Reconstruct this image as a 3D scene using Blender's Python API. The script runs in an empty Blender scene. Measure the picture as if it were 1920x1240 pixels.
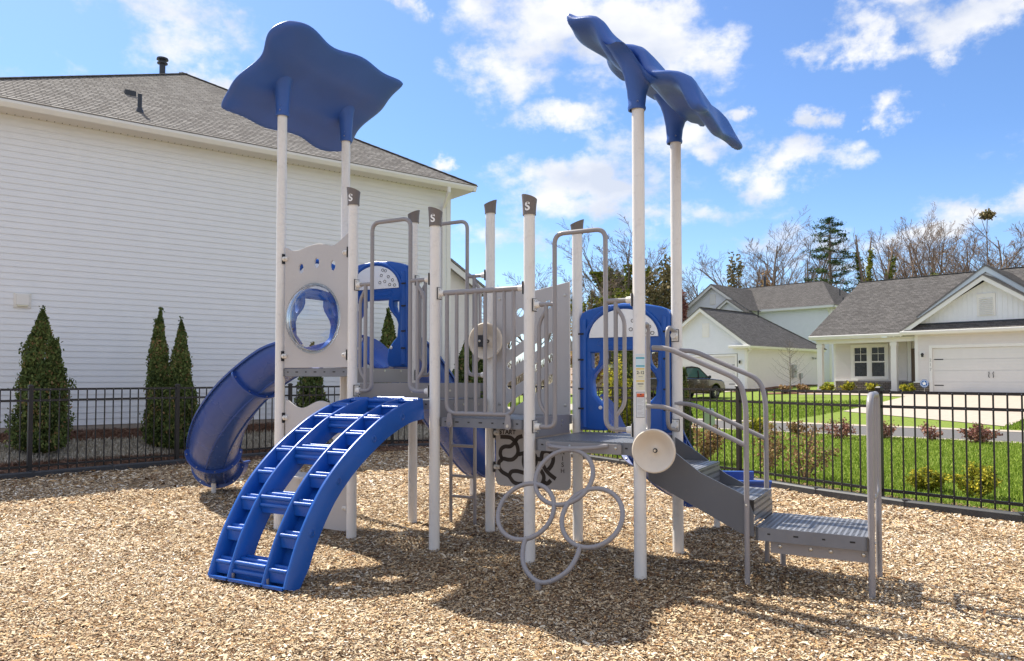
import bpy, math, random
import numpy as np
from mathutils import Vector, Matrix
from math import sin, cos, pi, radians, sqrt, atan2

SC = bpy.context.scene
COL = SC.collection
rnd = random.Random(7)

# ------------------------------------------------------------------ camera
CAM_H = 1.5955
cd = bpy.data.cameras.new('camera')
cam = bpy.data.objects.new('camera', cd)
COL.objects.link(cam)
cam.location = (0, 0, CAM_H)
cam.rotation_euler = (radians(90) + 0.0314, 0, 0)
cd.sensor_width = 36
cd.lens = 1426.1 / 1920 * 36
cd.shift_y = 44.82 / 1920
cd.clip_start = 0.05
cd.clip_end = 2000
SC.camera = cam

# ------------------------------------------------------------------ light and sky
SUN_DIR = Vector((0.561, -0.578, -1.0)).normalized()      # the way the light travels
SUN_EL = math.asin(-SUN_DIR.z)
SUN_AZ = atan2(-SUN_DIR.x, -SUN_DIR.y)                    # from +Y towards +X
sl = bpy.data.lights.new('sun', 'SUN')
sl.energy = 5.0
sl.angle = radians(0.5)
sl.color = (1.0, 0.945, 0.83)
sun = bpy.data.objects.new('sun', sl)
COL.objects.link(sun)
sun.rotation_euler = SUN_DIR.to_track_quat('-Z', 'Y').to_euler()
sun.location = (-20, 20, 30)

SC.view_settings.view_transform = 'Standard'
SC.view_settings.look = 'None'
SC.view_settings.exposure = 0.80
SC.view_settings.gamma = 1.0

W = bpy.data.worlds.new('World')
SC.world = W
W.use_nodes = True
nt = W.node_tree
nt.nodes.clear()
N, L = nt.nodes, nt.links


def node(t, tree=None, **kw):
    n = (tree or nt).nodes.new(t)
    for k, v in kw.items():
        setattr(n, k, v)
    return n


def px_dir(px, py):
    f = 1426.1
    x, y, p = (px - 960) / f, -(py - 664.82) / f, 0.0314
    return Vector((x, cos(p) - y * sin(p), sin(p) + y * cos(p))).normalized()


def build_sky():
    out = node('ShaderNodeOutputWorld')
    sky = node('ShaderNodeTexSky', sky_type='NISHITA')
    sky.sun_disc = False
    sky.sun_elevation = SUN_EL
    sky.sun_rotation = SUN_AZ
    sky.air_density = 1.0
    sky.dust_density = 0.4
    sky.ozone_density = 2.2
    bg = node('ShaderNodeBackground')
    bg.inputs['Strength'].default_value = 0.13
    hs = node('ShaderNodeHueSaturation')
    hs.inputs['Saturation'].default_value = 1.0
    tc = node('ShaderNodeTexCoord')
    sx = node('ShaderNodeSeparateXYZ')
    L.new(tc.outputs['Generated'], sx.inputs[0])
    gr = node('ShaderNodeValToRGB')
    el = gr.color_ramp.elements
    el[0].position, el[0].color = 0.0, (.70, .78, .98, 1)
    el[1].position, el[1].color = 0.5, (.60, .70, .86, 1)
    k = gr.color_ramp.elements.new(0.12)
    k.color = (.62, .73, .90, 1)
    k = gr.color_ramp.elements.new(0.28)
    k.color = (.54, .67, .85, 1)
    L.new(sx.outputs['Z'], gr.inputs[0])
    tm = node('ShaderNodeMixRGB', blend_type='MULTIPLY')
    tm.inputs[0].default_value = 1.0
    L.new(sky.outputs[0], tm.inputs[1])
    L.new(gr.outputs[0], tm.inputs[2])
    L.new(tm.outputs[0], hs.inputs['Color'])
    # wispy distortion of the view direction
    nz = node('ShaderNodeTexNoise')
    nz.inputs['Scale'].default_value = 9
    nz.inputs['Detail'].default_value = 7
    nz.inputs['Roughness'].default_value = 0.62
    L.new(tc.outputs['Generated'], nz.inputs['Vector'])
    sub = node('ShaderNodeVectorMath', operation='SUBTRACT')
    L.new(nz.outputs['Color'], sub.inputs[0])
    sub.inputs[1].default_value = (0.5, 0.5, 0.5)
    mul = node('ShaderNodeVectorMath', operation='MULTIPLY')
    L.new(sub.outputs[0], mul.inputs[0])
    mul.inputs[1].default_value = (0.20, 0.0, 0.11)
    add = node('ShaderNodeVectorMath', operation='ADD')
    L.new(tc.outputs['Generated'], add.inputs[0])
    L.new(mul.outputs[0], add.inputs[1])
    # cloud banks: direction, half width, half height (in units of direction), weight
    banks = [(335, 30, 105, 62, 1.0), (400, 150, 60, 38, .85), (765, 22, 30, 34, .8), (1010, 40, 150, 75, 1.0),
             (1180, 60, 130, 95, 1.05), (1290, 120, 90, 60, .95), (940, 130, 85, 50, .9), (1060, 205, 95, 30, .95), (1240, 275, 110, 38, .8),
             (1345, 300, 55, 22, .7), (1110, 345, 190, 45, 1.0), (1000, 350, 90, 35, .8), (1200, 395, 210, 26, .7),
             (1500, 318, 76, 30, .9), (1503, 232, 34, 24, .9), (1642, 222, 46, 27, .9), (1645, 84, 42, 32, .88),
             (1800, 34, 92, 34, .9), (1735, 8, 70, 20, .7), (1895, 6, 60, 28, .8), (1755, 90, 26, 26, .75), (1378, 222, 26, 18, .8), (822, 300, 27, 22, .95),
             (1740, 440, 240, 26, .7), (1880, 400, 110, 34, .9), (1430, 440, 120, 18, .45), (1000, 450, 150, 28, .5),
             (1520, 85, 36, 12, .45), (1585, 253, 18, 10, .6), (1560, 500, 300, 16, .45), (60, 120, 40, 8, .2), (-300, 100, 160, 70, .9), (2250, 250, 150, 60, .9)]
    last = None
    for (px, py, w, h, wt) in banks:
        c = px_dir(px, py)
        s = node('ShaderNodeVectorMath', operation='SUBTRACT')
        L.new(add.outputs[0], s.inputs[0])
        s.inputs[1].default_value = c
        k = node('ShaderNodeVectorMath', operation='MULTIPLY')
        L.new(s.outputs[0], k.inputs[0])
        k.inputs[1].default_value = (1426.1 / w, 2.0, 1426.1 / h)
        ln = node('ShaderNodeVectorMath', operation='LENGTH')
        L.new(k.outputs[0], ln.inputs[0])
        ma = node('ShaderNodeMath', operation='MULTIPLY_ADD')
        L.new(ln.outputs['Value'], ma.inputs[0])
        ma.inputs[1].default_value = -wt * 0.75
        ma.inputs[2].default_value = wt
        if last is None:
            last = ma
        else:
            mx = node('ShaderNodeMath', operation='SMOOTH_MAX')
            mx.inputs[2].default_value = 0.1
            L.new(last.outputs[0], mx.inputs[0])
            L.new(ma.outputs[0], mx.inputs[1])
            last = mx
    # fine break-up of the cloud density
    n2 = node('ShaderNodeTexNoise')
    n2.inputs['Scale'].default_value = 16
    n2.inputs['Detail'].default_value = 9
    n2.inputs['Roughness'].default_value = 0.6
    mp = node('ShaderNodeMapping')
    mp.inputs['Scale'].default_value = (1, 1, 1.7)
    L.new(tc.outputs['Generated'], mp.inputs['Vector'])
    L.new(mp.outputs[0], n2.inputs['Vector'])
    br = node('ShaderNodeMath', operation='MULTIPLY_ADD')
    L.new(n2.outputs['Fac'], br.inputs[0])
    br.inputs[1].default_value = 1.9
    br.inputs[2].default_value = -1.0
    su = node('ShaderNodeMath', operation='ADD')
    L.new(last.outputs[0], su.inputs[0])
    L.new(br.outputs[0], su.inputs[1])
    dens = node('ShaderNodeMapRange', interpolation_type='SMOOTHSTEP')
    dens.inputs['From Min'].default_value = 0.02
    dens.inputs['From Max'].default_value = 0.75
    L.new(su.outputs[0], dens.inputs['Value'])
    # cloud colour: bright cores, grey-blue bellies
    n3 = node('ShaderNodeTexNoise')
    n3.inputs['Scale'].default_value = 11
    n3.inputs['Detail'].default_value = 5
    L.new(mp.outputs[0], n3.inputs['Vector'])
    cr = node('ShaderNodeValToRGB')
    cr.color_ramp.elements[0].position = 0.36
    cr.color_ramp.elements[0].color = (3.3, 3.55, 4.1, 1)
    cr.color_ramp.elements[1].position = 0.62
    cr.color_ramp.elements[1].color = (4.7, 4.7, 4.75, 1)
    L.new(n3.outputs['Fac'], cr.inputs[0])
    # added unseen cloud overhead and behind the camera, whitens the light in shade
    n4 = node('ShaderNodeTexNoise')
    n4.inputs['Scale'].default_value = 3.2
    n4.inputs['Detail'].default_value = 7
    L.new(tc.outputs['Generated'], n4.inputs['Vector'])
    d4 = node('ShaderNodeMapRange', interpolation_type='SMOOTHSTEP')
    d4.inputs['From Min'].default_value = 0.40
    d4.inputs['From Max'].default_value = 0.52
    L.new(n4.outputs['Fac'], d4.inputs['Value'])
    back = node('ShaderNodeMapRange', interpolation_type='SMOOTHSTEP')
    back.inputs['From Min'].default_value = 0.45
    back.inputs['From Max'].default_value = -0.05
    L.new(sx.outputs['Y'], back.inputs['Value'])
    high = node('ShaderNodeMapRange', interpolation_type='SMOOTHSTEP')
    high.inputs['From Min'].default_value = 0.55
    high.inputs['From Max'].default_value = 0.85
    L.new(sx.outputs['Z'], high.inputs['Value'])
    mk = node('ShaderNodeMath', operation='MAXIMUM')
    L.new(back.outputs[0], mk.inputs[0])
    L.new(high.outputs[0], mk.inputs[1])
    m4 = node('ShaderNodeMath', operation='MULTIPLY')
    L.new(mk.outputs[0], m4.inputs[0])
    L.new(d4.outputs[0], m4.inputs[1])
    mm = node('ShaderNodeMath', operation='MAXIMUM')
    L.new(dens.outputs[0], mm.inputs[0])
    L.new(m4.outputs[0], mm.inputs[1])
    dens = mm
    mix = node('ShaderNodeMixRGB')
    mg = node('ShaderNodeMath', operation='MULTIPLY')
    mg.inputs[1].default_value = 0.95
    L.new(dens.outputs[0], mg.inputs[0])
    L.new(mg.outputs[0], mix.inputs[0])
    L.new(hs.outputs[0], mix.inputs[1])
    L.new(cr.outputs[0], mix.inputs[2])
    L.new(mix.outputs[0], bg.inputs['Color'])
    L.new(bg.outputs[0], out.inputs['Surface'])


build_sky()

# ------------------------------------------------------------------ mesh helpers


class MB:
    """collects shapes, becomes ONE mesh object"""

    def __init__(s):
        s.v, s.f, s.m, s.uv = [], [], [], {}
        s.mi = 0

    def add(s, vs, fs):
        o = len(s.v)
        s.v += [tuple(p) for p in vs]
        s.f += [tuple(i + o for i in f) for f in fs]
        s.m += [s.mi] * len(fs)
        return o

    def box(s, lo, hi):
        (a, b, c), (d, e, f) = lo, hi
        s.add([(a, b, c), (d, b, c), (d, e, c), (a, e, c), (a, b, f), (d, b, f), (d, e, f), (a, e, f)],
              [(0, 3, 2, 1), (4, 5, 6, 7), (0, 1, 5, 4), (1, 2, 6, 5), (2, 3, 7, 6), (3, 0, 4, 7)])

    def bar(s, p0, p1, w, h, up=(0, 0, 1)):
        """rectangular bar from p0 to p1, w sideways and h along up, centred"""
        p0, p1 = Vector(p0), Vector(p1)
        t = (p1 - p0).normalized()
        sd = t.cross(Vector(up)).normalized()
        u = sd.cross(t).normalized()
        vs = []
        for p in (p0, p1):
            for a, b in ((-1, -1), (1, -1), (1, 1), (-1, 1)):
                vs.append(p + sd * a * w / 2 + u * b * h / 2)
        s.add(vs, [(0, 1, 2, 3), (7, 6, 5, 4), (0, 4, 5, 1), (1, 5, 6, 2), (2, 6, 7, 3), (3, 7, 4, 0)])

    def tube(s, path, r, n=10, closed=False, caps=True):
        P = [Vector(p) for p in path]
        k = len(P)
        rr = r if hasattr(r, '__len__') else [r] * k
        T = []
        for i in range(k):
            if closed:
                d = P[(i + 1) % k] - P[i - 1]
            else:
                d = P[min(i + 1, k - 1)] - P[max(i - 1, 0)]
            T.append(d.normalized())
        a = Vector((0, 0, 1)) if abs(T[0].z) < 0.9 else Vector((1, 0, 0))
        nrm = (a - T[0] * a.dot(T[0])).normalized()
        vs = []
        for i in range(k):
            nrm = (nrm - T[i] * nrm.dot(T[i])).normalized()
            b = T[i].cross(nrm)
            for j in range(n):
                q = 2 * pi * j / n
                vs.append(P[i] + (nrm * cos(q) + b * sin(q)) * rr[i])
        fs = []
        for i in range(k if closed else k - 1):
            i2 = (i + 1) % k
            for j in range(n):
                j2 = (j + 1) % n
                fs.append((i * n + j, i * n + j2, i2 * n + j2, i2 * n + j))
        if caps and not closed:
            fs.append(tuple(range(n - 1, -1, -1)))
            fs.append(tuple((k - 1) * n + j for j in range(n)))
        s.add(vs, fs)

    def cyl(s, p0, p1, r, n=16, r2=None):
        s.tube([p0, p1], [r, r if r2 is None else r2], n)

    def lathe(s, prof, c=(0, 0, 0), ax='z', n=24, a0=0.0, a1=2 * pi):
        """prof: (r, h) pairs, turned about an axis through c"""
        full = abs(a1 - a0 - 2 * pi) < 1e-6
        m = n if full else n + 1
        vs = []
        for r, h in prof:
            for j in range(m):
                q = a0 + (a1 - a0) * j / n
                x, y = r * cos(q), r * sin(q)
                if ax == 'z':
                    p = (x, y, h)
                elif ax == 'y':
                    p = (x, h, y)
                else:
                    p = (h, x, y)
                vs.append((c[0] + p[0], c[1] + p[1], c[2] + p[2]))
        fs = []
        for i in range(len(prof) - 1):
            for j in range(n):
                j2 = (j + 1) % m
                fs.append((i * m + j, i * m + j2, (i + 1) * m + j2, (i + 1) * m + j))
        s.add(vs, fs)

    def prism(s, poly, fn, d0, d1):
        """poly of 2D points, fn(a, b, d) -> 3D, between depth d0 and d1 (convex or simple polygon)"""
        n = len(poly)
        vs = [fn(a, b, d0) for a, b in poly] + [fn(a, b, d1) for a, b in poly]
        fs = [tuple(range(n)), tuple(range(2 * n - 1, n - 1, -1))]
        for i in range(n):
            j = (i + 1) % n
            fs.append((i, i + n, j + n, j))
        s.add(vs, fs)

    def face(s, pts, U=None, V=None):
        i = len(s.f)
        s.add(pts, [tuple(range(len(pts)))])
        if U is not None:
            s.uv[i] = [(Vector(p).dot(U), Vector(p).dot(V)) for p in pts]

    def mesh(s, me, mat4=None, mi=None):
        vs = [(mat4 @ v.co if mat4 else v.co) for v in me.vertices]
        k = s.mi
        if mi is not None:
            s.mi = mi
        s.add(vs, [tuple(p.vertices) for p in me.polygons])
        s.mi = k

    def build(s, name, mats, parent=None, smooth=35, loc=None, rz=0, recalc=True):
        me = bpy.data.meshes.new(name)
        me.from_pydata(s.v, [], s.f)
        if not isinstance(mats, (list, tuple)):
            mats = [mats]
        for m in mats:
            me.materials.append(m)
        me.polygons.foreach_set('material_index', s.m)
        if s.uv:
            ul = me.uv_layers.new(name='UVMap')
            for i, uvs in s.uv.items():
                p = me.polygons[i]
                for k, li in enumerate(p.loop_indices):
                    ul.data[li].uv = uvs[k]
        me.validate()
        if recalc:
            import bmesh
            b = bmesh.new()
            b.from_mesh(me)
            bmesh.ops.recalc_face_normals(b, faces=b.faces)
            b.to_mesh(me)
            b.free()
        if smooth:
            me.polygons.foreach_set('use_smooth', [True] * len(me.polygons))
            me.set_sharp_from_angle(angle=radians(smooth))
        o = bpy.data.objects.new(name, me)
        COL.objects.link(o)
        if parent is not None:
            o.parent = parent
        if loc is not None:
            o.location = loc
        if rz:
            o.rotation_euler = (0, 0, rz)
        return o


def tag(o, label=None, cat=None, group=None, kind=None):
    if label:
        o['label'] = label
    if cat:
        o['category'] = cat
    if group:
        o['group'] = group
    if kind:
        o['kind'] = kind
    return o


def empty(name, loc=(0, 0, 0), rz=0):
    o = bpy.data.objects.new(name, None)
    COL.objects.link(o)
    o.location = loc
    o.rotation_euler = (0, 0, rz)
    o.empty_display_size = 0.2
    return o


def fillet(pts, rad, n=6):
    P = [Vector(p) for p in pts]
    out = [P[0]]
    for i in range(1, len(P) - 1):
        a, b, c = P[i - 1], P[i], P[i + 1]
        d1, d2 = (a - b), (c - b)
        r = min(rad, d1.length * 0.49, d2.length * 0.49)
        p, q = b + d1.normalized() * r, b + d2.normalized() * r
        for k in range(n + 1):
            t = k / n
            out.append(p * (1 - t) ** 2 + b * 2 * t * (1 - t) + q * t * t)
    out.append(P[-1])
    return out


def crom(pts, n=8):
    """Catmull-Rom through the points"""
    P = [Vector(p) for p in pts]
    P = [P[0] * 2 - P[1]] + P + [P[-1] * 2 - P[-2]]
    out = []
    for i in range(1, len(P) - 2):
        for k in range(n):
            t = k / n
            a, b, c, d = P[i - 1], P[i], P[i + 1], P[i + 2]
            out.append(0.5 * ((2 * b) + (c - a) * t + (2 * a - 5 * b + 4 * c - d) * t * t + (3 * b - a - 3 * c + d) * t ** 3))
    out.append(P[-2])
    return out


def curve_mesh(loops, depth, bevel=0.0, closed=True):
    """2D closed loops (first outer, then holes) -> filled mesh of the given thickness, centred on z=0"""
    cu = bpy.data.curves.new('tmp', 'CURVE')
    cu.dimensions = '2D'
    cu.fill_mode = 'BOTH'
    cu.extrude = depth / 2 - bevel
    cu.bevel_depth = bevel
    cu.bevel_resolution = 2
    cu.offset = -bevel
    for lp in loops:
        sp = cu.splines.new('POLY')
        sp.points.add(len(lp) - 1)
        for p, q in zip(sp.points, lp):
            p.co = (q[0], q[1], 0, 1)
        sp.use_cyclic_u = closed
    ob = bpy.data.objects.new('tmp', cu)
    me = bpy.data.meshes.new_from_object(ob)
    bpy.data.objects.remove(ob)
    bpy.data.curves.remove(cu)
    return me


def text_mesh(txt, size, depth=0.002, align='CENTER', offset=0.0):
    cu = bpy.data.curves.new('tmp', 'FONT')
    cu.body = txt
    cu.size = size
    cu.extrude = depth / 2
    cu.align_x = align
    cu.align_y = 'CENTER'
    cu.offset = offset
    ob = bpy.data.objects.new('tmp', cu)
    me = bpy.data.meshes.new_from_object(ob)
    bpy.data.objects.remove(ob)
    bpy.data.curves.remove(cu)
    return me


def upright(u, v, z):
    """matrix taking a drawing in x,y to the plane v=const facing -v"""
    return Matrix(((1, 0, 0, u), (0, 0, -1, v), (0, 1, 0, z), (0, 0, 0, 1)))


def circle(cx, cy, rx, ry=None, n=28, a0=0):
    ry = rx if ry is None else ry
    return [(cx + rx * cos(a0 + 2 * pi * i / n), cy + ry * sin(a0 + 2 * pi * i / n)) for i in range(n)]


def rrect(x0, y0, x1, y1, r, n=5):
    o = []
    for cx, cy, a in ((x1 - r, y0 + r, -pi / 2), (x1 - r, y1 - r, 0), (x0 + r, y1 - r, pi / 2), (x0 + r, y0 + r, pi)):
        for k in range(n + 1):
            q = a + pi / 2 * k / n
            o.append((cx + r * cos(q), cy + r * sin(q)))
    return o

# ------------------------------------------------------------------ materials


def new_mat(name):
    m = bpy.data.materials.new(name)
    m.use_nodes = True
    t = m.node_tree
    b = t.nodes['Principled BSDF']
    return m, t, b


def mat(name, col, rough=0.5, metal=0.0, var=0.06, vscale=3.0, bump=0.0, bscale=200.0, spec=0.5, dirt=0.0, coat=0.0):
    m, t, b = new_mat(name)
    tc = node('ShaderNodeTexCoord', t)
    nz = node('ShaderNodeTexNoise', t)
    nz.inputs['Scale'].default_value = vscale
    nz.inputs['Detail'].default_value = 6
    t.links.new(tc.outputs['Object'], nz.inputs['Vector'])
    cr = node('ShaderNodeValToRGB', t)
    e = cr.color_ramp.elements
    e[0].position, e[1].position = 0.3, 0.7
    lo, hi = 1 - var, 1 + var
    e[0].color = (col[0] * lo, col[1] * lo, col[2] * lo, 1)
    e[1].color = (min(1, col[0] * hi), min(1, col[1] * hi), min(1, col[2] * hi), 1)
    t.links.new(nz.outputs['Fac'], cr.inputs[0])
    src = cr.outputs[0]
    if dirt:
        n2 = node('ShaderNodeTexNoise', t)
        n2.inputs['Scale'].default_value = 14
        n2.inputs['Detail'].default_value = 8
        n2.inputs['Roughness'].default_value = 0.7
        t.links.new(tc.outputs['Object'], n2.inputs['Vector'])
        mr = node('ShaderNodeMapRange', t)
        mr.inputs['From Min'].default_value = 0.56
        mr.inputs['From Max'].default_value = 0.75
        mr.inputs['To Max'].default_value = dirt
        t.links.new(n2.outputs['Fac'], mr.inputs['Value'])
        mx = node('ShaderNodeMixRGB', t)
        mx.inputs[2].default_value = (0.28, 0.22, 0.16, 1)
        t.links.new(mr.outputs[0], mx.inputs[0])
        t.links.new(src, mx.inputs[1])
        src = mx.outputs[0]
    t.links.new(src, b.inputs['Base Color'])
    rr = node('ShaderNodeMapRange', t)
    rr.inputs['To Min'].default_value = max(0, rough - 0.07)
    rr.inputs['To Max'].default_value = min(1, rough + 0.07)
    t.links.new(nz.outputs['Fac'], rr.inputs['Value'])
    t.links.new(rr.outputs[0], b.inputs['Roughness'])
    b.inputs['Metallic'].default_value = metal
    b.inputs['Specular IOR Level'].default_value = spec
    b.inputs['Coat Weight'].default_value = coat
    if bump:
        n3 = node('ShaderNodeTexNoise', t)
        n3.inputs['Scale'].default_value = bscale
        n3.inputs['Detail'].default_value = 3
        t.links.new(tc.outputs['Object'], n3.inputs['Vector'])
        bp = node('ShaderNodeBump', t)
        bp.inputs['Strength'].default_value = bump
        bp.inputs['Distance'].default_value = 0.004
        t.links.new(n3.outputs['Fac'], bp.inputs['Height'])
        t.links.new(bp.outputs[0], b.inputs['Normal'])
    return m


def ramp_mat(name, stops, attr='rnd', rough=0.8, trans=0.0, noise=0.0):
    """colour picked per leaf or chip by a stored random number"""
    m, t, b = new_mat(name)
    at = node('ShaderNodeAttribute', t)
    at.attribute_name = attr
    cr = node('ShaderNodeValToRGB', t)
    while len(cr.color_ramp.elements) < len(stops):
        cr.color_ramp.elements.new(0.5)
    for e, (p, c) in zip(cr.color_ramp.elements, stops):
        e.position = p
        e.color = (*c, 1)
    t.links.new(at.outputs['Fac'], cr.inputs[0])
    t.links.new(cr.outputs[0], b.inputs['Base Color'])
    b.inputs['Roughness'].default_value = rough
    b.inputs['Specular IOR Level'].default_value = 0.25
    if trans:
        tr = node('ShaderNodeBsdfTranslucent', t)
        t.links.new(cr.outputs[0], tr.inputs['Color'])
        mx = node('ShaderNodeMixShader', t)
        mx.inputs[0].default_value = trans
        out = t.nodes['Material Output']
        t.links.new(b.outputs[0], mx.inputs[1])
        t.links.new(tr.outputs[0], mx.inputs[2])
        t.links.new(mx.outputs[0], out.inputs['Surface'])
    return m


def ground_mat(name, stops, scale, detail=8, rough=0.95, bump=0.6, bdist=0.02, s2=None, big=None):
    m, t, b = new_mat(name)
    tc = node('ShaderNodeTexCoord', t)
    nz = node('ShaderNodeTexNoise', t)
    nz.inputs['Scale'].default_value = scale
    nz.inputs['Detail'].default_value = detail
    nz.inputs['Roughness'].default_value = 0.7
    t.links.new(tc.outputs['Object'], nz.inputs['Vector'])
    cr = node('ShaderNodeValToRGB', t)
    while len(cr.color_ramp.elements) < len(stops):
        cr.color_ramp.elements.new(0.5)
    for e, (p, c) in zip(cr.color_ramp.elements, stops):
        e.position = p
        e.color = (*c, 1)
    t.links.new(nz.outputs['Fac'], cr.inputs[0])
    src = cr.outputs[0]
    if big:
        n2 = node('ShaderNodeTexNoise', t)
        n2.inputs['Scale'].default_value = big[0]
        n2.inputs['Detail'].default_value = 4
        t.links.new(tc.outputs['Object'], n2.inputs['Vector'])
        mr = node('ShaderNodeMapRange', t)
        mr.inputs['From Min'].default_value = 0.4
        mr.inputs['From Max'].default_value = 0.65
        mr.inputs['To Max'].default_value = big[2]
        t.links.new(n2.outputs['Fac'], mr.inputs['Value'])
        mx = node('ShaderNodeMixRGB', t)
        mx.inputs[2].default_value = (*big[1], 1)
        t.links.new(mr.outputs[0], mx.inputs[0])
        t.links.new(src, mx.inputs[1])
        src = mx.outputs[0]
    t.links.new(src, b.inputs['Base Color'])
    b.inputs['Roughness'].default_value = rough
    b.inputs['Specular IOR Level'].default_value = 0.2
    bp = node('ShaderNodeBump', t)
    bp.inputs['Strength'].default_value = bump
    bp.inputs['Distance'].default_value = bdist
    t.links.new(nz.outputs['Fac'], bp.inputs['Height'])
    t.links.new(bp.outputs[0], b.inputs['Normal'])
    return m


def shingle_mat(name, c1, c2, c3):
    m, t, b = new_mat(name)
    uv = node('ShaderNodeUVMap', t)
    bk = node('ShaderNodeTexBrick', t)
    bk.inputs['Scale'].default_value = 1.0
    bk.inputs['Brick Width'].default_value = 0.24
    bk.inputs['Row Height'].default_value = 0.145
    bk.inputs['Mortar Size'].default_value = 0.013
    bk.inputs['Mortar Smooth'].default_value = 0.2
    bk.inputs['Bias'].default_value = 0.0
    bk.inputs['Color1'].default_value = (*c1, 1)
    bk.inputs['Color2'].default_value = (*c2, 1)
    bk.inputs['Mortar'].default_value = (*c3, 1)
    bk.offset = 0.37
    bk.offset_frequency = 2
    t.links.new(uv.outputs[0], bk.inputs['Vector'])
    nz = node('ShaderNodeTexNoise', t)
    nz.inputs['Scale'].default_value = 5
    nz.inputs['Detail'].default_value = 8
    nz.inputs['Roughness'].default_value = 0.75
    t.links.new(uv.outputs[0], nz.inputs['Vector'])
    mr = node('ShaderNodeMapRange', t)
    mr.inputs['To Min'].default_value = 0.55
    mr.inputs['To Max'].default_value = 1.45
    t.links.new(nz.outputs['Fac'], mr.inputs['Value'])
    mx = node('ShaderNodeVectorMath', t, operation='SCALE')
    t.links.new(bk.outputs['Color'], mx.inputs[0])
    t.links.new(mr.outputs[0], mx.inputs['Scale'])
    t.links.new(mx.outputs[0], b.inputs['Base Color'])
    b.inputs['Roughness'].default_value = 0.95
    b.inputs['Specular IOR Level'].default_value = 0.15
    bp = node('ShaderNodeBump', t)
    bp.inputs['Strength'].default_value = 0.8
    bp.inputs['Distance'].default_value = 0.01
    bp.invert = True
    t.links.new(bk.outputs['Fac'], bp.inputs['Height'])
    t.links.new(bp.outputs[0], b.inputs['Normal'])
    return m


def brick_mat(name, c1, c2, c3, bw, rh):
    m = shingle_mat(name, c1, c2, c3)
    t = m.node_tree
    bk = [n for n in t.nodes if n.type == 'TEX_BRICK'][0]
    bk.inputs['Brick Width'].default_value = bw
    bk.inputs['Row Height'].default_value = rh
    return m


def glass_mat(name, col=(0.9, 0.95, 1.0), rough=0.02):
    m, t, b = new_mat(name)
    b.inputs['Base Color'].default_value = (*col, 1)
    b.inputs['Transmission Weight'].default_value = 1.0
    b.inputs['Roughness'].default_value = rough
    b.inputs['IOR'].default_value = 1.42
    return m


M = {}
M['post'] = mat('post_paint', (0.81, 0.775, 0.735), 0.38, var=0.03, dirt=0.25, bump=0.05)
M['rail'] = mat('rail_paint', (0.29, 0.27, 0.275), 0.34, var=0.05, dirt=0.15, bump=0.05)
M['cap'] = mat('cap_plastic', (0.17, 0.145, 0.135), 0.5, var=0.05)
M['white'] = mat('white_plastic', (0.78, 0.75, 0.70), 0.42, var=0.04, dirt=0.2)
M['mark'] = mat('mark_white', (0.92, 0.92, 0.92), 0.5, var=0.02)
M['blue'] = mat('blue_plastic', (0.008, 0.09, 0.40), 0.3, var=0.12, vscale=2, bump=0.12, bscale=260, dirt=0.10)
M['blueslide'] = mat('blue_slide_plastic', (0.024, 0.068, 0.29), 0.27, var=0.09, vscale=2, bump=0.12, bscale=260, dirt=0.12)
M['canopy'] = mat('canopy_plastic', (0.036, 0.105, 0.38), 0.36, var=0.08, vscale=2, bump=0.3, bscale=320)
M['panel'] = mat('panel_plastic', (0.51, 0.485, 0.478), 0.5, var=0.03, dirt=0.1, bump=0.1)
M['deck'] = mat('deck_coating', (0.19, 0.195, 0.215), 0.36, var=0.12, vscale=5, dirt=0.3, bump=0.15)
M['riser'] = mat('riser_coating', (0.30, 0.275, 0.27), 0.42, var=0.05, dirt=0.15)
M['stair'] = mat('stair_coating', (0.115, 0.12, 0.135), 0.4, var=0.06, dirt=0.15)
M['dark'] = mat('dark_gap', (0.02, 0.018, 0.016), 0.7)
M['maze'] = mat('maze_groove', (0.05, 0.037, 0.03), 0.7)
M['bolt'] = mat('bolt_steel', (0.62, 0.58, 0.52), 0.3, metal=0.9)
M['bubble'] = glass_mat('bubble_acrylic')
M['bowl'] = mat('bowl_plastic', (0.70, 0.61, 0.50), 0.42, var=0.04, dirt=0.15)
M['black'] = mat('black_plastic', (0.025, 0.025, 0.028), 0.5)
M['fence'] = mat('fence_paint', (0.018, 0.0145, 0.0125), 0.5, var=0.1, bump=0.1)
M['kerb'] = mat('border_rubber', (0.035, 0.037, 0.042), 0.55, var=0.15, dirt=0.3)
M['siding'] = mat('white_siding', (0.81, 0.82, 0.84), 0.55, var=0.02)
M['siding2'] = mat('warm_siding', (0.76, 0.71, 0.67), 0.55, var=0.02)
M['trim'] = mat('white_trim', (0.80, 0.78, 0.74), 0.5, var=0.02)
M['trimblue'] = mat('cool_trim', (0.66, 0.72, 0.75), 0.5, var=0.02)
M['soffit'] = mat('soffit_vinyl', (0.74, 0.71, 0.66), 0.6, var=0.02)
M['door'] = mat('garage_door_paint', (0.72, 0.70, 0.67), 0.5, var=0.02)
M['glass'] = mat('window_glass', (0.025, 0.03, 0.03), 0.06, spec=1.0)
M['shingle'] = shingle_mat('grey_shingles', (0.35, 0.325, 0.305), (0.20, 0.18, 0.17), (0.12, 0.11, 0.105))
M['shingle3'] = shingle_mat('slate_shingles', (0.135, 0.128, 0.13), (0.08, 0.075, 0.078), (0.05, 0.048, 0.05))
M['shingle2'] = shingle_mat('brown_grey_shingles', (0.145, 0.135, 0.132), (0.08, 0.074, 0.072), (0.06, 0.055, 0.053))
M['ridge'] = mat('ridge_cap_shingle', (0.24, 0.225, 0.21), 0.9, var=0.2, vscale=8)
M['metal_dark'] = mat('dark_flashing', (0.035, 0.04, 0.05), 0.45, metal=0.2)
M['flash'] = mat('flashing', (0.6, 0.62, 0.65), 0.35, metal=0.7)
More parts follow.
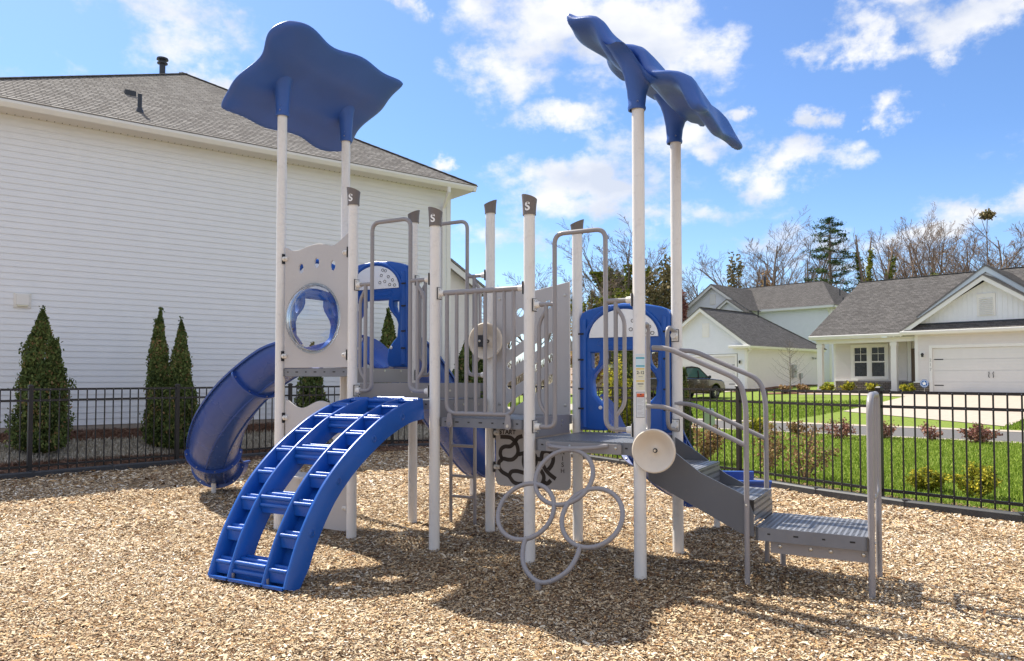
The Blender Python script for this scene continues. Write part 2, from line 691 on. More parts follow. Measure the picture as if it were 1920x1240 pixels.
M['stone'] = brick_mat('stacked_stone', (0.17, 0.14, 0.12), (0.30, 0.26, 0.23), (0.07, 0.06, 0.05), 0.28, 0.09)
M['brick'] = brick_mat('pink_brick', (0.44, 0.27, 0.24), (0.52, 0.34, 0.30), (0.5, 0.44, 0.40), 0.22, 0.075)
M['concrete'] = ground_mat('concrete', [(0.3, (0.36, 0.305, 0.255)), (0.7, (0.45, 0.39, 0.33))], 6, bump=0.1)
M['asphalt'] = ground_mat('asphalt', [(0.3, (0.105, 0.10, 0.10)), (0.7, (0.155, 0.15, 0.148))], 30, bump=0.2)
M['lawn'] = ground_mat('lawn', [(0.25, (0.05, 0.09, 0.012)), (0.5, (0.16, 0.22, 0.03)), (0.75, (0.28, 0.34, 0.07))], 14, detail=10, bump=0.8, bdist=0.03, big=(0.5, (0.17, 0.22, 0.05), 0.45))
M['mulch'] = ground_mat('mulch_base', [(0.3, (0.10, 0.065, 0.04)), (0.5, (0.34, 0.245, 0.16)), (0.7, (0.60, 0.48, 0.345))], 55, detail=6, bump=1.0, bdist=0.02)
M['straw'] = ground_mat('pine_straw', [(0.3, (0.07, 0.032, 0.018)), (0.55, (0.20, 0.10, 0.06)), (0.75, (0.34, 0.20, 0.13))], 40, detail=8, bump=1.0, bdist=0.03)
M['drygrass'] = ground_mat('dormant_grass', [(0.3, (0.23, 0.20, 0.15)), (0.55, (0.42, 0.38, 0.31)), (0.75, (0.58, 0.53, 0.45))], 40, detail=8, bump=0.9, bdist=0.03)
M['field'] = ground_mat('rough_ground', [(0.3, (0.12, 0.11, 0.06)), (0.6, (0.21, 0.18, 0.12)), (0.8, (0.28, 0.23, 0.16))], 3, detail=9, bump=0.5)
M['bark'] = mat('grey_bark', (0.19, 0.155, 0.135), 0.95, var=0.3, vscale=12, bump=0.5, bscale=40)
M['barkwarm'] = mat('warm_bark', (0.205, 0.15, 0.115), 0.95, var=0.3, vscale=12, bump=0.5, bscale=40)
M['chip'] = ramp_mat('wood_chips', [(0.0, (0.055, 0.03, 0.018)), (0.12, (0.20, 0.10, 0.045)), (0.26, (0.32, 0.225, 0.14)), (0.40, (0.50, 0.30, 0.13)), (0.52, (0.52, 0.41, 0.275)), (0.66, (0.66, 0.49, 0.29)), (0.82, (0.72, 0.63, 0.49)), (1.0, (0.92, 0.86, 0.76))], rough=0.85)
M['strawbits'] = ramp_mat('straw_needles', [(0.0, (0.09, 0.045, 0.03)), (0.6, (0.26, 0.14, 0.09)), (1.0, (0.45, 0.31, 0.22))])
M['drybits'] = ramp_mat('dry_blades', [(0.0, (0.25, 0.21, 0.15)), (0.6, (0.47, 0.42, 0.34)), (1.0, (0.66, 0.61, 0.52))])
M['blade'] = ramp_mat('grass_blades', [(0.0, (0.07, 0.13, 0.012)), (0.5, (0.20, 0.29, 0.03)), (0.85, (0.35, 0.43, 0.075)), (1.0, (0.48, 0.46, 0.16))], trans=0.3)
M['arbor'] = ramp_mat('arborvitae_leaves', [(0.0, (0.04, 0.062, 0.018)), (0.5, (0.115, 0.16, 0.045)), (0.85, (0.21, 0.25, 0.075)), (1.0, (0.34, 0.21, 0.10))], trans=0.2)
M['pine'] = ramp_mat('pine_needles', [(0.0, (0.012, 0.035, 0.012)), (0.6, (0.035, 0.08, 0.022)), (1.0, (0.12, 0.17, 0.03))], trans=0.15)
M['ivy'] = ramp_mat('ivy_leaves', [(0.0, (0.04, 0.06, 0.012)), (0.5, (0.15, 0.18, 0.03)), (1.0, (0.36, 0.33, 0.06))], trans=0.2)
M['yellow'] = ramp_mat('yellow_leaves', [(0.0, (0.06, 0.085, 0.015)), (0.4, (0.24, 0.26, 0.03)), (0.8, (0.50, 0.44, 0.045)), (1.0, (0.75, 0.60, 0.06))], trans=0.3)
M['red'] = ramp_mat('burgundy_leaves', [(0.0, (0.08, 0.03, 0.03)), (0.5, (0.27, 0.11, 0.09)), (1.0, (0.50, 0.31, 0.22))], trans=0.2)
M['tanleaf'] = ramp_mat('tan_leaves', [(0.0, (0.11, 0.06, 0.03)), (0.5, (0.32, 0.19, 0.09)), (1.0, (0.52, 0.37, 0.18))], trans=0.2)
M['bushdark'] = ramp_mat('evergreen_leaves', [(0.0, (0.07, 0.075, 0.03)), (0.5, (0.21, 0.18, 0.085)), (1.0, (0.44, 0.34, 0.18))], trans=0.15)
M['red_paint'] = mat('red_car_paint', (0.6, 0.02, 0.015), 0.25, coat=0.6, var=0.02)
M['truck'] = mat('bronze_car_paint', (0.035, 0.028, 0.02), 0.22, metal=0.3, coat=0.7, var=0.03)
M['tyre'] = mat('tyre_rubber', (0.025, 0.025, 0.025), 0.8)
M['rim'] = mat('alloy_rim', (0.55, 0.55, 0.56), 0.3, metal=0.8)
M['carglass'] = mat('car_glass', (0.07, 0.14, 0.13), 0.05, spec=1.0)
M['lamp'] = mat('lamp_lens', (0.75, 0.72, 0.68), 0.2)
M['util'] = mat('utility_green', (0.36, 0.44, 0.30), 0.5)
M['meter'] = mat('meter_grey', (0.40, 0.40, 0.39), 0.5, metal=0.3)
M['signblue'] = mat('sign_blue', (0.03, 0.14, 0.42), 0.4)
M['lab_teal'] = mat('label_teal', (0.05, 0.38, 0.50), 0.4)
M['lab_pale'] = mat('label_pale_blue', (0.60, 0.74, 0.80), 0.4)
M['lab_cream'] = mat('label_cream', (0.74, 0.72, 0.55), 0.4)
M['lab_yellow'] = mat('label_yellow', (0.78, 0.55, 0.10), 0.4)
M['lab_orange'] = mat('label_orange', (0.72, 0.12, 0.03), 0.4)
M['lab_white'] = mat('label_white', (0.66, 0.68, 0.70), 0.4)
M['ink'] = mat('label_ink', (0.03, 0.035, 0.06), 0.5)
M['ink2'] = mat('label_grey_ink', (0.34, 0.34, 0.36), 0.5)

# ------------------------------------------------------------------ terrain


def sstep(a, b, x):
    t = np.clip((x - a) / (b - a), 0, 1)
    return t * t * (3 - 2 * t)


def hgt(x, y):
    x = np.asarray(x, float)
    y = np.asarray(y, float)
    c = .66 * x + .76 * y
    k = .047 + .017 * sstep(12, 18, x)
    h = np.clip(c - 27, 0, 14) * k
    h = h + np.clip(c - 41, 0, 30) * .02
    q = (x + 10.0) * .608 - (y - 14.85) * .794
    s = (x + 10.0) * .794 + (y - 14.85) * .608
    h2 = .52 * (1 - sstep(-.2, 3.0, q)) * (1 - sstep(10.4, 15, s))
    return h * (1 - sstep(-6, 2, 4 - x)) + h2


def hz(x, y):
    return float(hgt(x, y))


def sheet(name, corners, nu, nv, material, dz=0.0, kind='structure'):
    """ground-hugging patch between four corner points"""
    a, b, c, d = [Vector(p).to_2d() for p in corners]
    mb = MB()
    vs = []
    for j in range(nv + 1):
        for i in range(nu + 1):
            u, v = i / nu, j / nv
            p = (a * (1 - u) + b * u) * (1 - v) + (d * (1 - u) + c * u) * v
            vs.append((p.x, p.y, hz(p.x, p.y) + dz))
    fs = [(j * (nu + 1) + i, j * (nu + 1) + i + 1, (j + 1) * (nu + 1) + i + 1, (j + 1) * (nu + 1) + i)
          for j in range(nv) for i in range(nu)]
    mb.add(vs, fs)
    return tag(mb.build(name, material, smooth=40, recalc=False), kind=kind)


# fence line: outer edge of the wood-chip bed
FL = [(-12.5, 6.9), (-10.93, 8.66), (-9.37, 10.5), (-7.80, 12.34), (-6.23, 14.18), (-4.66, 16.0), (-2.75, 17.5), (-.5, 17.6)]
FR = [(-.5, 17.6), (1.1, 15.8), (2.35, 13.75), (3.55, 11.93), (4.72, 9.79), (6.33, 7.96), (8.0, 6.2), (9.7, 4.5)]


def offset_line(pts, d):
    out = []
    P = [Vector(p) for p in pts]
    for i, p in enumerate(P):
        t = (P[min(i + 1, len(P) - 1)] - P[max(i - 1, 0)]).normalized()
        out.append(p + Vector((t.y, -t.x)) * d)
    return out


def resample(P, n=4):
    return [p.to_2d() for p in crom([(q[0], q[1], 0) for q in P], n)]


KERB = resample(offset_line(FL + FR[1:], 0.16), 6)


def build_ground():
    # one sheet to the horizon
    xs = np.concatenate([np.linspace(-600, -60, 10), np.linspace(-50, 80, 105), np.linspace(95, 700, 10)])
    ys = np.concatenate([np.linspace(-300, -20, 6), np.linspace(-12, 110, 98), np.linspace(130, 1500, 12)])
    X, Y = np.meshgrid(xs, ys)
    Z = hgt(X, Y) - 0.03
    vs = np.stack([X.ravel(), Y.ravel(), Z.ravel()], 1)
    w = len(xs)
    mb = MB()
    fs = [(j * w + i, j * w + i + 1, (j + 1) * w + i + 1, (j + 1) * w + i) for j in range(len(ys) - 1) for i in range(w - 1)]
    mb.add(vs.tolist(), fs)
    tag(mb.build('ground', M['field'], smooth=60, recalc=False), kind='structure')
    # chip bed
    poly = [(p.x, p.y, 0.0) for p in KERB] + [(14, -4, 0), (-14, -4, 0)]
    mb = MB()
    mb.add(poly, [tuple(range(len(poly) - 1, -1, -1))])
    tag(mb.build('playground_bed', M['mulch'], smooth=0), kind='structure')
    # road runs along (.76,-.66); c is the distance across it
    e, m = Vector((.76, -.66)), Vector((.66, .76))

    def rp(s, c):
        return e * s + m * c
    def strip(name, c0, c1, s0, s1, mt, dz, nu=60, nv=3):
        return sheet(name, [rp(s0, c0), rp(s1, c0), rp(s1, c1), rp(s0, c1)], nu, nv, mt, dz)
    strip('road', 22.5, 26.6, -70, 60, M['asphalt'], 0.004)
    strip('near_gutter', 22.08, 22.5, -70, 60, M['concrete'], 0.012)
    strip('far_gutter', 26.6, 27.05, -70, 60, M['concrete'], 0.012)
    # lawn between fence and road, in patches that follow the fence
    outer = resample(offset_line(FR, 0.02), 6)
    mb = MB()
    vs = []
    nv = 14
    for p in outer:
        s = Vector(p).dot(e)
        q = rp(s - 0.0, 22.08)
        for j in range(nv + 1):
            t = j / nv
            r = Vector(p) * (1 - t) + q * t
            vs.append((r.x, r.y, hz(r.x, r.y) + 0.006))
    fs = []
    for i in range(len(outer) - 1):
        for j in range(nv):
            a = i * (nv + 1) + j
            fs.append((a, a + 1, a + nv + 2, a + nv + 1))
    mb.add(vs, fs)
    tag(mb.build('near_lawn', M['lawn'], smooth=40, recalc=True), kind='structure')
    strip('verge_lawn', 14.5, 22.08, -60, -12.0, M['drygrass'], -0.004, 40, 10)
    strip('far_lawn', 27.05, 37.0, -60, 60, M['lawn'], 0.0, 120, 20)
    strip('house_lawn', 37.0, 62.0, -60, 60, M['lawn'], -0.004, 80, 24)
    # strips beside the left house
    d3, n3, P3 = Vector((.794, .608)), Vector((.608, -.794)), Vector((-10.0, 14.85))
    def lp(s, q):
        return P3 + d3 * s + n3 * q
    # pine straw by the wall, pale dormant grass, straw under the arborvitae
    sheet('wall_mulch', [lp(-8, .95), lp(13, .95), lp(13, -.2), lp(-8, -.2)], 40, 6, M['straw'], 0.008)
    sheet('dormant_lawn', [lp(-8, 2.0), lp(15, 2.0), lp(15, .95), lp(-8, .95)], 40, 6, M['drygrass'], 0.004)
    sheet('hedge_mulch', [lp(-8, 4.4), lp(13, 4.4), lp(13, 2.0), lp(-8, 2.0)], 40, 6, M['straw'], -0.01)
    # driveways
    H = Vector((20.1, 36.4))
    he, hm = Vector((.685, -.729)), Vector((.729, .685))
    def hp(s, d):
        return H + he * s + hm * d
    sheet('driveway', [hp(-.5, -8.8), hp(6.0, -12.0), hp(5.6, .3), hp(-.3, .3)], 12, 24, M['concrete'], 0.02)
    sheet('front_walk', [hp(-6.2, -1.2), hp(-.3, -2.4), hp(-.3, -1.1), hp(-6.2, .1)], 12, 4, M['concrete'], 0.016)
    sheet('porch_bed', [hp(-8.5, -.9), hp(-.72, -.9), hp(-.72, .4), hp(-8.5, .4)], 12, 4, M['straw'], 0.026)
    G2 = Vector((14.5, 47.0))
    sheet('neighbour_driveway', [G2 + he * -6.4 - hm * 16, G2 + he * -.6 - hm * 15.6, G2 + he * -.6 + hm * .2, G2 + he * -6.4 + hm * .2], 12, 24, M['concrete'], 0.02)
    sheet('side_bed', [G2 + he * -.3 - hm * 1.6, G2 + he * 1.3 - hm * 1.2, G2 + he * 1.3 + hm * 8, G2 + he * -.05 + hm * 8], 8, 16, M['straw'], 0.03)
    # planting strip just outside the right fence
    fo = resample(offset_line(FR, -0.35), 6)
    mb = MB()
    n = min(len(outer), len(fo))
    vs = [(p.x, p.y, .014) for p in outer[:n]] + [(p.x, p.y, .012) for p in fo[:n]]
    mb.add(vs, [(i, i + 1, n + i + 1, n + i) for i in range(n - 1)])
    tag(mb.build('fence_strip', M['straw'], smooth=0), kind='structure')


build_ground()

# ------------------------------------------------------------------ numpy scatter of many little faces


def quads_obj(name, P, A, B, rn, material, parent=None, bend=None):
    """one mesh of quads centred on P with half-axes A and B; rn is the stored random number"""
    n = len(P)
    if bend is None:
        V = np.stack([P - A - B, P + A - B, P + A + B, P - A + B], 1).reshape(-1, 3)
        k, nf = 4, n
        F = (np.arange(n)[:, None] * 4 + np.array([0, 1, 2, 3])).ravel()
    else:                                            # bent sliver, two quads
        C = bend
        V = np.stack([P - A - B, P - B + C, P + A - B, P + A + B, P + B + C, P - A + B], 1).reshape(-1, 3)
        k, nf = 6, n * 2
        F = (np.arange(n)[:, None] * 6 + np.array([0, 1, 4, 5, 1, 2, 3, 4])).ravel()
    me = bpy.data.meshes.new(name)
    me.vertices.add(len(V))
    me.vertices.foreach_set('co', V.astype(np.float32).ravel())
    me.loops.add(nf * 4)
    me.loops.foreach_set('vertex_index', F.astype(np.int32))
    me.polygons.add(nf)
    me.polygons.foreach_set('loop_start', np.arange(nf, dtype=np.int32) * 4)
    me.polygons.foreach_set('loop_total', np.full(nf, 4, dtype=np.int32))
    me.update()
    at = me.attributes.new('rnd', 'FLOAT', 'POINT')
    at.data.foreach_set('value', np.repeat(rn, k).astype(np.float32))
    me.materials.append(material)
    o = bpy.data.objects.new(name, me)
    COL.objects.link(o)
    if parent is not None:
        o.parent = parent
    return o


def in_poly(x, y, poly):
    ins = np.zeros(len(x), bool)
    n = len(poly)
    for i in range(n):
        x0, y0 = poly[i]
        x1, y1 = poly[(i + 1) % n]
        c = ((y0 > y) != (y1 > y)) & (x < (x1 - x0) * (y - y0) / (y1 - y0 + 1e-12) + x0)
        ins ^= c
    return ins


def scatter_chips():
    g = np.random.default_rng(3)
    poly = [(p.x, p.y) for p in offset_line([(q.x, q.y) for q in KERB], 0.05)] + [(14, -4), (-14, -4)]
    zones = [(2.9, 4.4, 8500, .60), (4.4, 6.0, 11000, .60), (6.0, 8.0, 8000, .68), (8.0, 11.0, 3200, 1.0), (11.0, 18.0, 1200, 1.4)]
    PP, AA, BB, CC, RR = [], [], [], [], []
    for y0, y1, den, sc in zones:
        w = 0.70 * y1 + 1.8
        n = int((y1 - y0) * 2 * w * den)
        y = g.uniform(y0, y1, n)
        x = g.uniform(-w, w, n)
        k = (np.abs(x) < 0.70 * y + 1.8) & in_poly(x, y, poly)
        x, y = x[k], y[k]
        n = len(x)
        L_ = g.gamma(4.0, 0.0034, n).clip(.004, .040) * sc
        L_ = np.where(g.uniform(0, 1, n) < .010, L_ * 1.9, L_)
        W_ = L_ * g.uniform(.12, .34, n) + .0012
        az = g.uniform(0, 2 * pi, n)
        tilt = g.normal(0, .19, n)
        roll = g.normal(0, .30, n)
        hx = 0.012 * np.sin(x * 3.1 + 1.3 * np.sin(y * 2.3)) + .010 * np.sin(y * 4.7 + x * 1.9)
        z = .008 + np.maximum(hx, -.006) + np.abs(g.normal(0, .006, n))
        A = np.stack([np.cos(az) * np.cos(tilt), np.sin(az) * np.cos(tilt), np.sin(tilt)], 1)
        S = np.stack([-np.sin(az), np.cos(az), np.zeros(n)], 1)
        U = np.cross(A, S)
        B = S * np.cos(roll)[:, None] + U * np.sin(roll)[:, None]
        z = z + np.abs(A[:, 2]) * L_ + np.abs(B[:, 2]) * W_
        PP.append(np.stack([x, y, z], 1))
        AA.append(A * L_[:, None])
        BB.append(B * W_[:, None])
        CC.append(U * (g.normal(0, .12, n) * L_)[:, None])
        patch = .5 + .5 * np.sin(x * 1.1 + 2 * np.sin(y * .9)) * np.sin(y * 1.3 + x * .4)
        dark_zone = np.exp(-((x - 1.2) / 2.2) ** 2 - ((y - 5.6) / 1.5) ** 2)  # chips run darker around this spot, by a random amount
        RR.append(np.clip(g.beta(1.15, 1.1, n) * (.86 + .16 * patch) - .22 * dark_zone * g.uniform(0, 1, n), 0, 1))
    o = quads_obj('wood_chips', np.concatenate(PP), np.concatenate(AA), np.concatenate(BB), np.concatenate(RR), M['chip'], bend=np.concatenate(CC))
    tag(o, 'loose tan and brown wood chips covering the whole play area', 'wood chips', kind='stuff')


def scatter_blades(name, pts_fn, n, length, width, mt, label, cat, seed, lean=0.35, flat=False):
    g = np.random.default_rng(seed)
    x, y = pts_fn(g, n)
    n = len(x)
    L_ = length * g.uniform(.5, 1.3, n)
    az = g.uniform(0, 2 * pi, n)
    le = g.normal(0, lean, n) if not flat else g.normal(pi / 2, .15, n)
    S = np.stack([np.cos(az), np.sin(az), np.zeros(n)], 1)
    D = np.stack([-np.sin(az), np.cos(az), np.zeros(n)], 1)
    U = D * np.sin(le)[:, None] + np.array([0, 0, 1.0]) * np.cos(le)[:, None]
    z = hgt(x, y) + .004 + (L_ * .5 * np.abs(np.cos(le))) + (.012 if flat else 0) + (np.abs(g.normal(0, .012, n)) if flat else 0)
    o = quads_obj(name, np.stack([x, y, z], 1), S * (width / 2), U * (L_ / 2)[:, None], g.beta(2, 2, n), mt)
    return tag(o, label, cat, kind='stuff')


def scatter_ground_cover():
    e, m = np.array((.76, -.66)), np.array((.66, .76))
    fr = [(p.x, p.y) for p in resample(offset_line(FR, -0.12), 6)]
    poly = fr + [tuple(e * s + m * 22.05) for s in (16, 4, -8, -14.5)]

    def near(g, n):
        x = g.uniform(-2, 14, n)
        y = g.uniform(7, 24, n)
        k = in_poly(x, y, poly) & (x < .74 * y + 1)
        k &= g.uniform(0, 1, n) < np.clip(16 / y - .35, .35, 1)
        return x[k], y[k]
    scatter_blades('grass', near, 300000, .050, .011, M['blade'], 'bright green mown grass between the fence and the road', 'grass', 11)

    def far(g, n):
        s = g.uniform(-32, 16, n)
        c = g.uniform(27.1, 36, n)
        p = s[:, None] * e + c[:, None] * m
        q = (p - np.array((20.1, 36.4))) @ np.array([.685, -.729])
        q2 = (p - np.array((14.5, 47.))) @ np.array([.685, -.729])
        k = ((q < -.6) | (q > 6.0)) & ((q2 < -6.6) | (q2 > -.4))
        return p[k, 0], p[k, 1]
    scatter_blades('grass', far, 90000, .09, .025, M['blade'], 'bright green grass on the front lawns across the road', 'grass', 12)
    d3, n3, P3 = np.array((.794, .608)), np.array((.608, -.794)), np.array((-10.0, 14.85))

    def band(q0, q1):
        def fn(g, n):
            s = g.uniform(-3, 12, n)
            q = g.uniform(q0, q1, n)
            p = P3 + s[:, None] * d3 + q[:, None] * n3
            return p[:, 0], p[:, 1]
        return fn
    scatter_blades('pine_straw', band(.0, .95), 14000, .12, .010, M['strawbits'], 'strip of rusty pine straw against the siding', 'pine straw', 13, flat=True)
    scatter_blades('dry_grass', band(.95, 2.1), 26000, .07, .012, M['drybits'], 'strip of pale dormant grass beside the left house', 'dry grass', 14, lean=.9)
    scatter_blades('pine_straw', band(2.0, 3.15), 24000, .12, .010, M['strawbits'], 'rusty pine straw around the arborvitae behind the fence', 'pine straw', 15, flat=True)

    ol = [Vector(p) for p in FR]

    def strip(g, n):
        i = g.integers(0, len(ol) - 1, n)
        t = g.uniform(0, 1, n)
        o = g.uniform(-.1, .45, n)
        P = np.array([tuple(p) for p in ol])
        a, b = P[i], P[i + 1]
        d = (b - a) / np.linalg.norm(b - a, axis=1)[:, None]
        p = a + (b - a) * t[:, None] + np.stack([-d[:, 1], d[:, 0]], 1) * o[:, None]
        return p[:, 0], p[:, 1]
    scatter_blades('leaf_litter', strip, 12000, .07, .014, M['strawbits'], 'brown leaf litter along the foot of the right fence', 'leaf litter', 16, flat=True)


scatter_chips()
scatter_ground_cover()

# ------------------------------------------------------------------ fences and play-area border


def build_fence(name, pts, label, first_post=True):
    root = empty(name, (pts[0][0], pts[0][1], 0))
    tag(root, label, 'fence')
    o = Vector((pts[0][0], pts[0][1], 0))
    for i, p in enumerate(pts):
        if i == 0 and not first_post:
            continue
        q = Vector((p[0], p[1], 0)) - o
        d = Vector(pts[min(i + 1, len(pts) - 1)]) - Vector(pts[max(i - 1, 0)])
        a = atan2(d.y, d.x)
        mb = MB()
        r = .032
        mb.box((-r, -r, -.05), (r, r, 1.46))
        mb.box((-.04, -.04, 1.46), (.04, .04, 1.475))
        mb.lathe([(.05, 1.475), (.028, 1.492), (0.0, 1.497)], n=4, a0=pi / 4, a1=pi / 4 + 2 * pi)
        mb.build('post', M['fence'], root, smooth=20, loc=q, rz=a)
    for i in range(len(pts) - 1):
        a, b = Vector((*pts[i], 0)) - o, Vector((*pts[i + 1], 0)) - o
        mb = MB()
        d = (b - a).normalized()
        sd = Vector((d.y, -d.x, 0))
        a2, b2 = a + d * .035, b - d * .035
        for z in (1.415, 1.235, .17):
            mb.bar(a2 + Vector((0, 0, z)), b2 + Vector((0, 0, z)), .030, .036)
        n = int(round((b - a).length / .141))
        for k in range(1, n):
            p = a.lerp(b, k / n)
            ang = atan2(d.y, d.x)
            mb.bar(p + Vector((0, 0, .075)), p + Vector((0, 0, 1.40)), .0165, .0165, up=d)
            mb.mi = 1
            for z in (1.415, 1.235, .17):
                mb.cyl(p + Vector((0, 0, z)) + sd * .0155, p + Vector((0, 0, z)) + sd * .0175, .004, 6)
            mb.mi = 0
        mb.build('panel', [M['fence'], M['rim']], root, smooth=20)
    return root


build_fence('metal_fence', FL, 'black metal picket fence in front of the white two-storey house')
build_fence('metal_fence', FR, 'black metal picket fence between the wood chips and the green lawn', first_post=False)


def build_border():
    root = empty('play_area_border', (KERB[0].x, KERB[0].y, 0))
    tag(root, 'low black rubber border edging the wood chips along the fence', 'border')
    o = Vector((KERB[0].x, KERB[0].y, 0))
    # cut the line into 1.2 m timbers
    P = KERB
    acc, start, segs = 0.0, P[0], []
    for a, b in zip(P[:-1], P[1:]):
        acc += (b - a).length
        if acc > 1.15:
            segs.append((start, b))
            start, acc = b, 0
    for k, (a, b) in enumerate(segs):
        d = (b - a).normalized()
        a3 = Vector((a.x, a.y, 0)) - o + Vector((d.x, d.y, 0)) * .006
        b3 = Vector((b.x, b.y, 0)) - o - Vector((d.x, d.y, 0)) * .006
        mb = MB()
        sd = Vector((d.y, -d.x, 0))
        pr = [(-.05, -.1), (-.05, .085), (-.035, .105), (.035, .105), (.05, .085), (.05, -.1)]
        vs = [a3 + sd * x + Vector((0, 0, z)) for x, z in pr] + [b3 + sd * x + Vector((0, 0, z)) for x, z in pr]
        n = len(pr)
        mb.add(vs, [tuple(range(n)), tuple(range(2 * n - 1, n - 1, -1))] + [(i, (i + 1) % n, n + (i + 1) % n, n + i) for i in range(n)])
        e3 = b3
        mb.cyl(e3 + Vector((0, 0, -.1)), e3 + Vector((0, 0, .116)), .048, 12)
        mb.build('border_section', M['kerb'], root, smooth=30)


build_border()

# ------------------------------------------------------------------ the play structure
# local frame: u along the front row of posts, v to the back, z up; post spacing 1 m
PS = empty('play_structure', (-1.5905, 7.5808, 0), -0.5137)
tag(PS, 'blue and beige playground structure with slides, climbers and two wavy blue roofs on tall posts', 'playground')
POST_R = 0.05
T1, T2A, T2B, T3, T4 = 1.70, 1.39, 1.546, 1.235, 1.075
ROOF_L, ROOF_R = 4.43, 3.80


def wrap(me, R, z0, a0, mb, mi):
    """lay a flat drawing (x,y) round a vertical cylinder of radius R, centred on angle a0"""
    k = mb.mi
    mb.mi = mi
    vs = []
    for v in me.vertices:
        a = a0 + v.co.x / R
        r = R + v.co.z
        vs.append((r * cos(a), r * sin(a), z0 + v.co.y))
    mb.add(vs, [tuple(p.vertices) for p in me.polygons])
    mb.mi = k


def patch(x0, y0, x1, y1, z, nx=8):
    """flat rectangle subdivided along x so that it can be wrapped"""
    me = bpy.data.meshes.new('tmp')
    vs = [(x0 + (x1 - x0) * i / nx, y, z) for y in (y0, y1) for i in range(nx + 1)]
    me.from_pydata(vs, [], [(i, i + 1, nx + 2 + i, nx + 1 + i) for i in range(nx)])
    return me


def make_posts():
    spec = {'A': (-1, 0, ROOF_L), 'C': (-1, 1, ROOF_L), 'I': (3, 0, ROOF_R), 'J': (3, 1, ROOF_R),
            'B': (0, 0, 3.34), 'D': (0, 1, 3.34), 'F': (1, 1, 3.34), 'E': (1, 0, 3.03), 'G': (2, 0, 3.03), 'H': (2, 1, 3.03)}
    capdir = {'B': -pi * .55, 'E': -pi * .55, 'G': -pi * .55, 'D': pi * .45, 'F': pi * .45, 'H': pi * .45}
    for k, (u, v, h) in spec.items():
        mb = MB()
        mb.lathe([(POST_R, -.15), (POST_R, h), (POST_R - .004, h + .004), (0, h + .004)], n=32)
        p = mb.build('post', M['post'], PS, loc=(u, v, 0))
        if k in capdir:
            a0 = capdir[k]
            mb = MB()
            n, rows = 32, 9
            vs = []
            for i in range(rows + 1):
                t = i / rows
                for j in range(n):
                    q = 2 * pi * j / n
                    cc = .5 + .5 * cos(q - (a0 - pi * .25))
                    top = (.122 + .046 * cc ** .8) if k in 'BEG' else (.080 + .055 * cc)
                    fl = 0.0085 + .010 * t * t
                    vs.append(((POST_R + fl) * cos(q), (POST_R + fl) * sin(q), h - .012 + (top + .012) * t))
            fs = [(i * n + j, i * n + (j + 1) % n, (i + 1) * n + (j + 1) % n, (i + 1) * n + j) for i in range(rows) for j in range(n)]
            # dished, sloping top
            o = len(vs)
            for j in range(n):
                x, y, z = vs[rows * n + j]
                vs.append((x * .6, y * .6, z - .006))
            vs.append((0, 0, h + (.135 if k in 'BEG' else .10)))
            for j in range(n):
                j2 = (j + 1) % n
                fs.append((rows * n + j, rows * n + j2, o + j2, o + j))
                fs.append((o + j, o + j2, o + n))
            mb.add(vs, fs)
            c = mb.build('cap', M['cap'], p, smooth=50, loc=(0, 0, 0))
            if k in 'BEG':
                mb = MB()
                me = text_mesh('S', .100, .0012, offset=.0028)
                bpy_sub(me)
                wrap(me, POST_R + .0125, h + .052, -pi * .60 + .52, mb, 0)
                mb.build('emblem', M['mark'], c, smooth=0, recalc=False)
        if k == 'I':
            labels(p)


def bpy_sub(me):
    import bmesh
    b = bmesh.new()
    b.from_mesh(me)
    bmesh.ops.triangulate(b, faces=b.faces)
    b.to_mesh(me)
    b.free()


